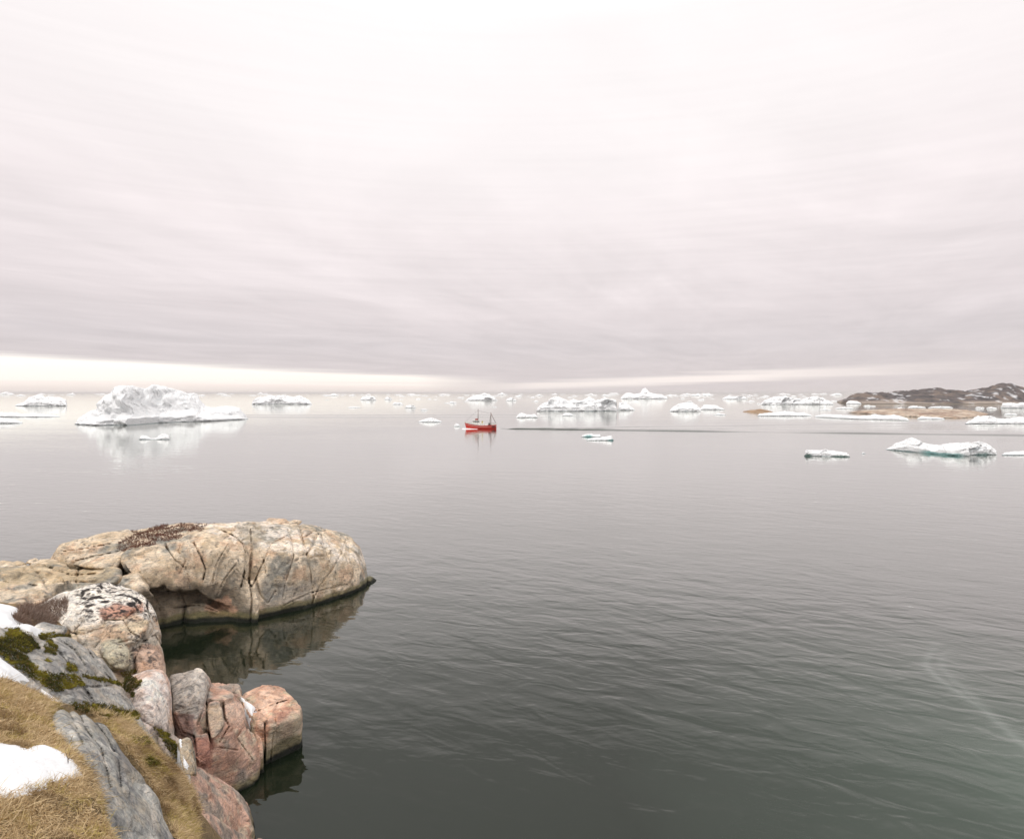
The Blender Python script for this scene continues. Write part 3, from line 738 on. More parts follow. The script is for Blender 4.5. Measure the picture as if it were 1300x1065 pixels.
tag(mo, 'upright pinkish white boulder with a mossy left shoulder below the lichen boulder', 'boulder')
B_sm = dict(p=[P(*p) for p in [(225, 940, 20.6), (238, 933, 21), (245, 936, 20.8), (249, 955, 20.2), (250, 985, 19.6), (235, 985, 19), (226, 955, 19.8)]]+[P(230, 960, 22.5), P(250, 975, 22)], r=0.10)
def col_sm(V, N): return pal(V, 29, [(.38, .33, .26), BEI, GRY, (.4, .3, .2)], .5)
tag(rock('small_boulder', [B_sm], .035, warp=(.06, .6), fine=.03, joints=6, jamp=.02, seed=37, colf=col_sm, mat=M_rock, zmin=0),
    'small tan boulder wedged between the grass edge and red rock', 'boulder')

# --- red fractured outcrop
B_r1 = dict(p=[P(*p) for p in [(213, 856, 29), (235, 856, 29.4), (255, 847, 28.6), (270, 863, 29), (262, 882, 26.8), (240, 882, 26.2), (220, 900, 25.8), (222, 932, 25.4), (246, 930, 24.9), (260, 930, 25.6), (225, 1000, 24.4), (262, 1010, 24.8)]]+[P(225, 870, 32), P(265, 875, 32)]+down([(222, 1010, 24.6), (265, 1020, 24.8), (225, 900, 32), (270, 900, 32)]), r=0.14)
B_r2 = dict(p=[P(*p) for p in [(262, 866, 29.4), (281, 864, 29.8), (297, 870, 29.8), (298, 884, 28), (280, 888, 27.2), (262, 885, 27.4)]]+[P(265, 880, 32), P(297, 885, 32)]+down([(265, 930, 27.4), (297, 930, 28), (270, 890, 32), (297, 890, 32)]), r=0.09)
B_r3 = dict(p=[P(*p) for p in [(281, 896, 27), (288, 888, 27.8), (303, 884, 28.4), (312, 897, 28), (315, 915, 27.6), (305, 925, 26.9), (288, 922, 26.4), (281, 908, 26.5)]]+[P(285, 920, 29), P(312, 920, 30)]+down([(285, 990, 27), (312, 990, 28), (288, 890, 30)]), r=0.18)
B_r4 = dict(p=[P(*p) for p in [(263, 895, 26.6), (274, 890, 26.8), (282, 897, 26.6), (283, 920, 25.8), (275, 936, 25.2), (265, 938, 25.2), (262, 915, 25.7)]]+[P(265, 930, 28), P(282, 925, 28)], r=0.13)
B_r5 = dict(p=[P(*p) for p in [(262, 930, 25.8), (285, 920, 26.2), (310, 920, 27.2), (321, 928, 27.5), (330, 940, 27.3), (330, 960, 26.9), (326, 985, 26.3), (295, 960, 25.6), (262, 965, 25)]]+[P(265, 950, 29), P(328, 945, 30)]+down([(258, 1020, 24.6), (300, 1020, 25.4), (328, 1010, 26.2), (328, 990, 30), (270, 990, 29)]), r=0.16)
B_r6 = dict(p=[P(*p) for p in [(246, 933, 25), (262, 928, 25.3), (268, 945, 25), (268, 965, 24.6), (252, 970, 24.2), (246, 955, 24.5)]]+[P(250, 960, 27), P(268, 960, 27)]+down([(246, 1010, 24), (268, 1010, 24.4), (250, 960, 27)]), r=0.09)
B_r7 = dict(p=[P(*p) for p in [(302, 868, 30.4), (306, 874, 30.2), (307, 882, 29.6), (298, 884, 29.4), (288, 868, 30.4)]]+[P(290, 885, 32), P(306, 885, 32)]+down([(298, 900, 29.6), (307, 900, 29.8), (290, 890, 32), (306, 890, 32)]), r=0.05)
B_u1 = dict(p=[P(*p) for p in [(238, 975, 21.6), (262, 972, 23.4), (292, 990, 24.2), (318, 1012, 24), (300, 1040, 22), (262, 1030, 20.6), (240, 1010, 20)]]+[P(250, 1000, 25)]+down([(235, 1060, 19.5), (300, 1075, 20.6), (330, 1050, 23), (300, 1000, 25.6)]), r=0.16)
B_u2 = dict(p=[P(*p) for p in [(232, 1025, 17.6), (262, 1030, 19.6), (300, 1050, 20.6), (335, 1062, 22), (325, 1085, 20.8), (280, 1090, 18.2), (240, 1080, 16.8)]]+down([(235, 1140, 16.6), (300, 1150, 18), (345, 1090, 22)]), r=0.16)
B_rf = dict(p=[P(*p) for p in [(222, 862, 29.6), (262, 868, 29.6), (296, 880, 29.4), (312, 900, 28.8), (318, 925, 28.2), (326, 950, 27.5), (262, 960, 25.8), (240, 925, 25.9), (225, 900, 26.6), (262, 895, 27.3), (284, 900, 27.4)]]+down([(262, 990, 25.8), (322, 990, 27), (230, 900, 31), (300, 900, 31)]), r=0.07)
rcr = [(.035, .25, [(265, 875), (262, 890), (256, 905), (250, 920)]), (.04, .25, [(262, 892), (263, 915), (267, 938), (268, 942)]),
       (.04, .25, [(283, 892), (285, 912), (291, 922), (284, 932), (278, 942)]), (.03, .2, [(275, 948), (290, 950), (302, 952)]),
       (.03, .2, [(310, 922), (300, 936), (312, 952), (322, 966)]), (.025, .15, [(246, 935), (250, 960), (262, 968)]),
       (.02, .12, [(278, 864), (286, 874), (298, 880)]), (.025, .14, [(225, 905), (240, 900), (258, 896)]), (.025, .15, [(222, 906), (232, 930), (246, 934)])]
def col_r(V, N):
    c = pal(V, 43, [PNK, (.43, .27, .2), (.46, .37, .28), (.30, .25, .21)], .7)
    c = zone(c, V, [(205, 850), (256, 842), (268, 870), (260, 895), (250, 915), (215, 905)], (.36, .33, .295), .9, 4, 7)
    c = zone(c, V, [(240, 842), (262, 845), (266, 862), (250, 868)], (.5, .46, .41), .7, 3, 5)
    c = spots(c, V, [(213, 856), (262, 860), (255, 915), (216, 905)], (.14, .13, .12), .05, .3, .7)
    c = zone(c, V, [(218, 905), (246, 908), (245, 935), (222, 935)], (.22, .14, .12), .8, 2, 3)
    c = zone(c, V, [(244, 934), (270, 930), (270, 975), (246, 975)], (.34, .15, .11), .75, 3, 4)
    c = zone(c, V, [(285, 888), (305, 884), (314, 905), (310, 922), (288, 918)], (.52, .37, .29), .7, 3, 5)
    c = zone(c, V, [(262, 895), (282, 893), (282, 920), (266, 935)], (.44, .35, .26), .7, 2, 4)
    c = zone(c, V, [(275, 950), (310, 950), (325, 975), (270, 990)], (.26, .16, .12), .6, 4, 8)
    return tide(c, V, .05, .3)
ro = rock('red_outcrop', [B_r1, B_r2, B_r3, B_r4, B_r5, B_r6, B_r7, B_u1, B_u2, B_rf], .045, rcr, warp=(.08, 1.1), fine=.04, joints=90, jamp=.055, sat=1., seed=41, colf=col_r, mat=M_rock, blend=.04)
tag(ro, 'fractured grey and rust red rock outcrop between pale boulder and snow wedge', 'rock')

# --- pinkish square block at the water's edge
qt = [(308, 881, 30.3), (333, 868, 31.2), (363, 875, 31), (377, 888, 30.2), (384, 897, 29.4), (381, 906, 28.9), (347, 919, 27.8), (336, 928, 27.5)]
B_q1 = dict(p=[P(*p) for p in qt]+[Wp(P(*p), -.7) for p in qt]+[P(384, 935, 29)], r=0.14)
B_q2 = dict(p=[P(*p) for p in [(306, 884, 30), (325, 900, 28.6), (338, 912, 27.9), (336, 924, 27.6), (324, 922, 27.7), (316, 905, 28.2)]]+down([(306, 900, 30), (338, 960, 27.6), (322, 960, 27.6)]), r=0.05)
B_q3 = dict(p=[P(*p) for p in [(312, 884, 30.4), (333, 867, 31.6), (362, 874, 31.3), (366, 886, 30.6), (345, 893, 29.6), (325, 898, 29.2)]]+down([(312, 900, 30.4), (333, 880, 31.6), (366, 890, 30.8)], 1.), r=0.07)
B_q4 = dict(p=[P(322, 925, 27.5), P(335, 935, 27.2), P(336, 960, 27), P(326, 965, 26.8), P(325, 950, 29)]+down([(322, 980, 26.8), (337, 980, 27), (330, 960, 29.4)]), r=0.09)
qcr = [(.03, .2, [(323, 904), (340, 897), (352, 892), (367, 888)]), (.035, .3, [(336, 918), (337, 945), (335, 976)]), (.02, .12, [(347, 930), (345, 950), (342, 974)]),
       (.02, .12, [(313, 888), (326, 896), (330, 904)]), (.02, .12, [(352, 892), (349, 905), (350, 918)])]
def col_q(V, N):
    c = pal(V, 53, [(.50, .31, .22), (.55, .38, .28), (.43, .24, .16), (.45, .37, .26)], .7)
    c = zone(c, V, [(340, 918), (384, 900), (386, 950), (335, 980)], (.40, .34, .255), .75, 4, 6)
    c = zone(c, V, [(350, 905), (366, 893), (368, 905), (350, 925)], (.36, .17, .12), .6, 2, 3)
    return tide(c, V, .12, .5)
tag(rock('pink_block', [B_q1, B_q2, B_q3, B_q4], .04, qcr, warp=(.08, .9), fine=.035, joints=16, jamp=.03, sat=.95, seed=47, colf=col_q, mat=M_rock, blend=.03),
    'square pinkish rock block with flat top standing at the water edge', 'rock')

# --- grey mossy slab
st_ = [(-40, 786, 18), (15, 792, 19.6), (45, 803, 20.6), (75, 804, 21.4), (95, 806, 21.9), (115, 816, 22.1), (140, 843, 22), (158, 866, 21.6), (170, 884, 21), (175, 905, 20), (160, 908, 18.8), (120, 900, 17.4), (70, 889, 15.8), (0, 852, 14.8), (-40, 850, 14.6),
       (60, 830, 18.4), (100, 845, 19), (135, 875, 19)]
B_s1 = dict(p=[P(*p) for p in st_]+[(-14, 14.5, 6), (-8, 17, 4), (-11, 22, 3), (-17, 19, 6)], r=0.23)
B_s2 = dict(p=[P(*p) for p in [(104, 873, 18.4), (130, 869, 19.2), (156, 870, 20.2), (170, 885, 20.3), (174, 905, 19.2), (150, 905, 18), (118, 892, 17.6)]]+[P(110, 900, 20), P(172, 905, 22)], r=0.14)
B_s3 = dict(p=[P(*p) for p in [(70, 876, 16.4), (88, 872, 17), (104, 874, 17.4), (118, 893, 17), (100, 900, 16.2), (76, 893, 15.6)]]+[P(80, 900, 18), P(115, 900, 19)], r=0.09)
B_s4 = dict(p=[P(*p) for p in [(36, 796, 20.8), (52, 788, 21.4), (82, 798, 21.8), (78, 806, 21), (60, 808, 20.4), (46, 805, 20.2)]]+[P(40, 810, 22), P(80, 810, 23)], r=0.07)
scr = [(.02, .14, [(62, 812), (77, 831), (87, 843), (101, 857), (117, 861), (158, 869)]), (.02, .12, [(103, 871), (117, 872), (141, 870)]), (.022, .14, [(103, 860), (106, 872), (115, 885), (127, 896)]),
       (.015, .08, [(92, 808), (110, 822), (125, 845), (140, 862)]), (.015, .1, [(45, 806), (60, 811), (75, 806), (95, 808)]), (.012, .07, [(75, 812), (95, 825), (108, 845)])]
def col_s(V, N):
    d = fbm(V@np.array([[1, 0, 0], [0, 1, 0], [0, 0, 1.]])*[1, .35, 2.2], .5, 5, 64)
    c = pal(V, 63, [(.33, .325, .305), (.41, .40, .375), (.27, .265, .255), (.36, .33, .29)], .8)
    f = sstep(.1, .35, d)[:, None]*.5; c = c*(1-f)+np.array((.45, .42, .39))*f
    c = spots(c, V, [(60, 870), (110, 870), (125, 900), (70, 900)], (.1, .1, .1), .0, .2, .6)
    c = spots(c, V, [(0, 780), (180, 780), (180, 910), (0, 910)], (.13, .12, .1), .3, .25, .5, 70)
    return zone(c, V, [(-40, 790), (30, 790), (85, 800), (60, 806), (30, 800), (-40, 796)], (.62, .6, .57), .6, 3, 4)
slo = rock('mossy_slab', [B_s1, B_s2, B_s3, B_s4], .045, scr, warp=(.12, 1.3), fine=.035, joints=22, jamp=.03, seed=61, colf=col_s, mat=M_rockgrey, zmin=2)
tag(slo, 'sloping grey rock slab with moss in its cracks above the dry grass', 'rock')
# --- lower bare slab
tt = [(70, 897, 13.7), (95, 898, 14.2), (115, 907, 14.5), (133, 921, 14.5), (152, 939, 14.2), (168, 961, 13.8), (190, 992, 13.2), (212, 1035, 12.4), (220, 1090, 11.4), (74, 932, 12), (100, 951, 11.5), (118, 975, 11), (132, 1012, 10.5), (150, 1065, 10), (160, 1100, 9.8),
      (100, 922, 12.9), (130, 950, 12.6), (160, 1000, 12)]
B_t1 = dict(p=[P(*p) for p in tt]+[(-8, 12.5, 6), (-6, 13, 5), (-5.5, 10, 6), (-7.5, 10.5, 7)], r=0.16)
def col_t(V, N):
    c = pal(V, 73, [(.33, .33, .31), (.43, .42, .39), (.24, .24, .235), (.36, .34, .30)], .5)
    d = fbm(V*[1.2, .5, 2.5], .35, 5, 74); f = sstep(.12, .3, d)[:, None]*.55; c = c*(1-f)+np.array((.5, .47, .43))*f
    c = zone(c, V, [(150, 935), (175, 975), (150, 990), (148, 960)], (.13, .13, .135), .6, 3, 4)
    return c
tcr = [(.012, .1, [(98, 900), (108, 925), (128, 950), (140, 1000)]), (.014, .1, [(113, 908), (135, 935), (150, 965), (153, 1000)]), (.01, .06, [(85, 899), (95, 920), (105, 945)])]
tag(rock('bare_slab', [B_t1], .035, tcr, warp=(.1, 1.), fine=.03, joints=10, jamp=.02, seed=71, colf=col_t, mat=M_rockgrey, zmin=4), 'bare striped grey slab poking out between two patches of dry grass', 'rock')

# ------------------------------------------------------------------ ray casting against what stands so far
bpy.context.view_layer.update()
def bvh_of(objs):
    vs, fs, off = [], [], 0
    for o in objs:
        me = o.data; n = len(me.vertices)
        a = np.empty(n*3, np.float32); me.vertices.foreach_get('co', a); vs.append(a.reshape(-1, 3))
        k = np.empty(len(me.loops), np.int32); me.loops.foreach_get('vertex_index', k); fs.append(k.reshape(-1, 4)+off); off += n
    V = np.concatenate(vs); Q = np.concatenate(fs)
    return BVHTree.FromPolygons([tuple(v) for v in V.tolist()], Q.tolist()), V, Q
near_objs = [ground]+[bpy.data.objects[n] for n in ('mossy_slab', 'bare_slab', 'pale_boulder', 'small_boulder', 'lichen_boulder', 'red_outcrop', 'pink_block')]
BV, _, _ = bvh_of(near_objs)
BVH_, _, _ = bvh_of([o1])
def hit(px, py, bv=None):
    d = Vector(P(px, py, 1.))-Vector((0, 0, CH)); d.normalize()
    return (bv or BV).ray_cast(Vector((0, 0, CH)), d)

# ------------------------------------------------------------------ snow patches
def snow(poly, label, thick=.16, cell=.07, edge=.5, seed=3, ext=0, name='snow_patch'):
    pts = []
    n = len(poly)
    for i in range(n):
        a, b = poly[i], poly[(i+1) % n]
        for k in range(4):
            q = (a[0]+(b[0]-a[0])*k/4, a[1]+(b[1]-a[1])*k/4)
            h = hit(*q)
            if h[0] is not None: pts.append((h[0].x, h[0].y))
    Pg = np.array(pts); lo, hi = Pg.min(0)-.3, Pg.max(0)+.3
    xs, ys = np.arange(lo[0], hi[0], cell), np.arange(lo[1], hi[1], cell)
    X, Y = np.meshgrid(xs, ys, indexing='ij')
    V3 = np.c_[X.ravel(), Y.ravel(), np.zeros(X.size)]
    d = -sdpoly(V3[:, 0], V3[:, 1], pts)+fbm(V3, .5, 5, seed, .65)*min(.26, edge*.35)
    Z = np.full(X.size, -9.)
    for i in np.nonzero(d > -.12)[0]:
        h = BV.ray_cast(Vector((V3[i, 0], V3[i, 1], 30)), Vector((0, 0, -1)))
        if h[0] is not None: Z[i] = h[0].z
    ok = (d > -.1) & (Z > -5)
    top = Z+thick*(1-np.exp(-np.maximum(d, 0)/edge*2))*(1+.35*fbm(V3, .8, 4, seed+1))-.06*(d < .0)+.01
    I = np.full(X.shape, -1); okk = ok.reshape(X.shape)
    I[okk] = np.arange(ok.sum())
    a, b, c, e = I[:-1, :-1], I[1:, :-1], I[1:, 1:], I[:-1, 1:]
    m = (a >= 0) & (b >= 0) & (c >= 0) & (e >= 0)
    Qt = np.stack([a[m], b[m], c[m], e[m]], 1)
    Vt = np.c_[V3[ok, :2], top[ok]]; nv = len(Vt)
    Vb = Vt.copy(); Vb[:, 2] = Z[ok]-.12
    ed = {}
    for q in Qt.tolist():
        for k in range(4):
            e2 = (q[k], q[(k+1) % 4])
            if (e2[1], e2[0]) in ed: del ed[(e2[1], e2[0])]
            else: ed[e2] = 1
    side = np.array([(a_, a_+nv, b_+nv, b_) for a_, b_ in ed]) if ed else np.zeros((0, 4), int)
    Q = np.concatenate([Qt, Qt[:, ::-1]+nv, side])
    o = mesh_np(name, np.concatenate([Vt, Vb]), Q, M_snow)
    return tag(o, label, 'snow')
snow([(-40, 764), (0, 768), (25, 772), (17, 782), (21, 790), (35, 796), (56, 800), (50, 808), (30, 799), (0, 796), (-40, 792)], 'old white snow patch left of the brown heather above the mossy slab', .12, seed=3)
snow([(-40, 826), (0, 833), (15, 845), (40, 865), (20, 866), (0, 862), (-40, 858)], 'narrow white snow strip between green moss and dry grass at left edge', .14, seed=4)
snow([(50, 873), (74, 889), (70, 894), (56, 884)], 'tiny sliver of snow beside the moss above the bare grey slab', .08, .04, .25, seed=5)
snow([(-40, 942), (0, 943), (25, 947), (38, 954), (43, 946), (58, 946), (66, 951), (82, 957), (102, 972), (104, 985), (88, 996), (60, 1000), (20, 1012), (-50, 1018)], 'large white snow patch in front of the dry grass at lower left', .07, seed=6)
snow([(304, 883), (313, 891), (325, 900), (316, 916), (311, 908), (311, 896)], 'white snow wedge caught between red outcrop and pink block', .22, .04, .3, seed=7)
snow([(222, 948), (229, 953), (240, 972), (237, 978), (228, 965)], 'thin snow remnant beside the small boulder at grass edge', .08, .035, .2, seed=8)

# ------------------------------------------------------------------ grass, moss, heather
def sample_surface(V, Q, n, r):
    a, b, c, d = (V[Q[:, k]] for k in range(4))
    ar = np.linalg.norm(np.cross(c-a, d-b), axis=1)*.5
    i = r.choice(len(Q), n, p=ar/ar.sum())
    u, v = r.random((2, n))
    p = (a[i]*((1-u)*(1-v))[:, None]+b[i]*(u*(1-v))[:, None]+c[i]*(u*v)[:, None]+d[i]*((1-u)*v)[:, None])
    nn = np.cross(c[i]-a[i], d[i]-b[i]); nn /= np.maximum(np.linalg.norm(nn, axis=1), 1e-9)[:, None]
    return p, nn
def obj_np(o):
    me = o.data; a = np.empty(len(me.vertices)*3, np.float32); me.vertices.foreach_get('co', a)
    k = np.empty(len(me.loops), np.int32); me.loops.foreach_get('vertex_index', k)
    return a.reshape(-1, 3).astype(np.float64), k.reshape(-1, 4)
def pick(srcs, polys, dens, seed, jit=5., scale=.4, excl=()):
    r = np.random.default_rng(seed); ps, ns = [], []
    for V, Q in srcs:
        cen = V[Q[:, 0]]; px, py = proj(cen)
        m = np.zeros(len(Q), bool)
        for pl in polys:
            p_ = np.array(pl); m |= (px > p_[:, 0].min()-15) & (px < p_[:, 0].max()+15) & (py > p_[:, 1].min()-15) & (py < p_[:, 1].max()+15)
        m &= (cen[:, 1] > 4)
        if not m.any(): continue
        Qm = Q[m]; a, b, c, d = (V[Qm[:, k]] for k in range(4))
        area = (np.linalg.norm(np.cross(c-a, d-b), axis=1)*.5).sum()
        p, nn = sample_surface(V, Qm, int(area*dens), r)
        px, py = proj(p); j = fbm(p, scale, 4, seed)*jit
        k = np.zeros(len(p), bool)
        for pl in polys: k |= sdpoly(px, py, pl)+j < 0
        for pl in excl: k &= ~(sdpoly(px, py, pl)+j < 0)
        view = p-np.array([0, 0, CH])
        k &= ((view*nn).sum(1) < 0)
        ps.append(p[k]); ns.append(nn[k])
    return np.concatenate(ps), np.concatenate(ns)
def blades(name, p, d, L, Wd, col, mat, droop=.3):
    n = len(p); r = np.random.default_rng(5)
    side = np.cross(d, r.normal(size=(n, 3))); side /= np.maximum(np.linalg.norm(side, axis=1), 1e-6)[:, None]
    L = L[:, None]; Wd = Wd[:, None]
    g = np.array([0, 0, -1.])
    bend = r.normal(size=(n, 3))*.18
    m1 = p+d*L*.45+bend*L*.4+g*L*droop*.12; m2 = p+d*L*.8+bend*L+g*L*droop*.45; tp = p+d*L+bend*L*1.5+g*L*droop*.9
    V = np.stack([p-side*Wd, p+side*Wd, m1+side*Wd*.9, m1-side*Wd*.9, m2+side*Wd*.6, m2-side*Wd*.6, tp+side*Wd*.12, tp-side*Wd*.12], 1).reshape(-1, 3)
    b = (np.arange(n)*8)[:, None]
    Q = np.concatenate([b+[0, 1, 2, 3], b+[3, 2, 4, 5], b+[5, 4, 6, 7]])
    return mesh_np(name, V, Q, mat, col=np.repeat(col, 8, axis=0), smooth=False)
def unit(a): return a/np.maximum(np.linalg.norm(a, axis=1), 1e-9)[:, None]
G1 = [(-60, 852), (0, 862), (25, 870), (45, 876), (62, 888), (72, 897), (76, 932), (98, 948), (119, 972), (134, 1010), (152, 1075), (-60, 1085)]
G2 = [(92, 893), (125, 899), (160, 905), (176, 908), (190, 920), (207, 930), (221, 950), (240, 975), (252, 992), (250, 1085), (220, 1085), (212, 1035), (190, 990), (166, 959), (146, 936), (126, 915), (108, 903)]
N4 = [(-60, 948), (0, 948), (25, 952), (38, 959), (60, 952), (80, 962), (94, 976), (94, 984), (60, 994), (20, 1004), (-60, 1010)]
N2 = [(-60, 826), (0, 833), (15, 845), (38, 864), (0, 861), (-60, 856)]
gsrc = obj_np(ground); ssrc = obj_np(slo)
gr_p, gr_n = pick([gsrc], [G1, G2], 5200, 1, excl=[N4, N2])
n = len(gr_p); r = np.random.default_rng(2)
flow = np.stack([fbm(gr_p*[1, 1, .3], .55, 3, 31), fbm(gr_p*[1, 1, .3], .55, 3, 32), np.zeros(n)], 1)*2.4+np.array([.55, -.25, 0])
tuft = fbm(gr_p, .35, 3, 33)
d = unit(gr_n*(.5+.5*np.maximum(tuft, 0)[:, None])+flow*.5+r.normal(size=(n, 3))*.75)
d[:, 2] = np.where((d*gr_n).sum(1) < .05, d[:, 2]+.25, d[:, 2]); d = unit(d)
L = (.045+.075*r.random(n)+.12*(r.random(n) < .05))*(1+.9*tuft); Wd = .0022+.0022*r.random(n)
t = r.random(n)[:, None]; q = fbm(gr_p, .7, 4, 35)[:, None]
col = np.array([.40, .28, .14])*(1-t)+np.array([.74, .58, .36])*t
dk = sstep(.05, .45, q+.25*(r.random((n, 1))-.5)); col = col*(1-dk*.75)+np.array([.20, .12, .05])*dk*.75
px, py = proj(gr_p)
gn = sstep(.05, .4, fbm(gr_p, .45, 4, 36)+.15*(px > 150))[:, None]*(r.random((n, 1)) < .4); col = col*(1-gn*.7)+np.array([.40, .33, .05])*gn*.75
tag(blades('dry_grass', gr_p, d, L, Wd, col, M_blade), 'matted dry straw-coloured grass on the slope at lower left', 'grass', kind='stuff')

MS = [[(-40, 800), (0, 811), (14, 798), (23, 796), (42, 810), (50, 824), (31, 831), (38, 840), (47, 852), (60, 854), (94, 859), (106, 870), (86, 876), (70, 878), (47, 866), (30, 854), (14, 843), (0, 834), (-40, 828)],
      [(56, 820), (62, 813), (70, 824), (70, 831), (56, 830)], [(84, 842), (94, 845), (98, 852), (84, 853)], [(57, 838), (62, 837), (63, 841), (57, 841)],
      [(152, 854), (174, 851), (165, 857), (182, 866), (171, 876), (172, 887), (162, 876)],
      [(87, 893), (131, 894), (171, 904), (175, 914), (141, 912), (101, 904)], [(196, 922), (212, 932), (226, 950), (244, 976), (254, 995), (240, 990), (222, 962), (206, 940)], [(165, 938), (186, 938), (192, 947), (172, 948)], [(176, 965), (196, 962), (204, 972), (186, 976)], [(64, 897), (72, 896), (73, 906), (64, 906)], [(76, 912), (86, 915), (84, 922), (75, 920)],
      [(48, 806), (60, 803), (75, 806), (88, 807), (60, 811), (50, 811)], [(100, 856), (120, 860), (150, 866), (157, 870), (130, 866), (104, 861)]]
mp, mn = pick([gsrc, ssrc, obj_np(mo), obj_np(bpy.data.objects['lichen_boulder'])], MS, 5200, 6, jit=4, scale=.25)
n = len(mp); r = np.random.default_rng(7)
hum = fbm(mp, .16, 3, 44)
mp2 = mp+mn*np.maximum(.03+hum*.09, 0)[:, None]
d = unit(mn+r.normal(size=(n, 3))*.75)
L = .025+.035*r.random(n); Wd = .004+.004*r.random(n)
a = sstep(-.25, .35, fbm(mp, .5, 4, 45)+.2*(r.random(n)-.5))[:, None]
col = np.array([.055, .06, .012])*(1-a)+np.array([.25, .22, .025])*a
brn = (r.random((n, 1)) < .22); col = np.where(brn, np.array([.16, .10, .03]), col)
mx, my = proj(mp)
dkz = (sdpoly(mx, my, [(0, 815), (45, 812), (52, 826), (25, 832), (0, 835)]) < 3)[:, None]; col = np.where(dkz & (r.random((n, 1)) < .55), np.array([.035, .035, .012]), col)
tag(blades('moss', mp2, d, L, Wd, col, M_blade, 0), 'green and yellow moss cushions on the sloping grey slab', 'moss', kind='stuff')

def heather(srcs, poly, dens, Ls, Ws, cols, label, seed):
    hp, hn = pick(srcs, [poly], dens, seed, jit=9, scale=.9)
    n = len(hp); r = np.random.default_rng(seed)
    d = unit(hn*.7+np.array([0, 0, .3])+r.normal(size=(n, 3))*.55)
    L = Ls*(.5+r.random(n)); Wd = Ws*(.6+.8*r.random(n))
    t = r.random((n, 1)); q = sstep(-.2, .4, fbm(hp, .8, 3, seed))[:, None]
    c = np.array(cols[0])*(1-t)+np.array(cols[1])*t; c = c*(1-q*.5)+np.array(cols[2])*q*.5
    return tag(blades('heather_mat', hp+hn*.02, d, L, Wd, c, M_blade, .1), label, 'heather')
heather([obj_np(lbo), gsrc], [(14, 784), (22, 772), (40, 764), (66, 757), (86, 760), (82, 770), (86, 778), (76, 786), (66, 797), (50, 790), (35, 798), (20, 792)], 900, .16, .006,
        [(.10, .06, .045), (.24, .16, .12), (.30, .24, .2)], 'brown wiry heather mat on the left flank of the lichen boulder', 51)
heather([obj_np(o1)], [(146, 692), (169, 678), (204, 667), (238, 663), (272, 666), (250, 673), (233, 679), (215, 687), (181, 695), (152, 699)], 240, .13, .013,
        [(.07, .035, .025), (.2, .10, .07), (.14, .05, .035)], 'dark reddish brown heather strip along the top of the headland', 52)
# one bare twig standing in the snow
h = hit(86, 972); b0 = h[0] if h[0] is not None else Vector(P(86, 972, 10.5))
tv, tf = [], []
def twig(a, b, w0, w1):
    k = len(tv); ax = (b-a).normalized(); s1 = ax.cross(Vector((0, 1, .1))).normalized(); s2 = ax.cross(s1)
    for p_, w_ in ((a, w0), (b, w1)):
        for i in range(5):
            an = i*math.tau/5; tv.append(p_+(s1*math.cos(an)+s2*math.sin(an))*w_)
    for i in range(5): tf.append((k+i, k+(i+1) % 5, k+5+(i+1) % 5, k+5+i))
b0 = b0-Vector((0, 0, .02))
t1 = b0+Vector((.01, 0, .12)); twig(b0, t1, .006, .004)
for dx, dz, dy in ((-.06, .1, .02), (.07, .09, -.02), (.015, .14, .03), (.1, .04, .03), (-.04, .17, -.01)):
    e_ = t1+Vector((dx, dy, dz)); twig(t1 if dz < .15 else b0+Vector((.005, 0, .06)), e_, .0035, .0015)
tag(mesh_np('bare_twig', tv, tf, plain('twig_bark', (.09, .06, .045), .9)), 'thin bare twig standing up through the lower snow patch', 'twig')

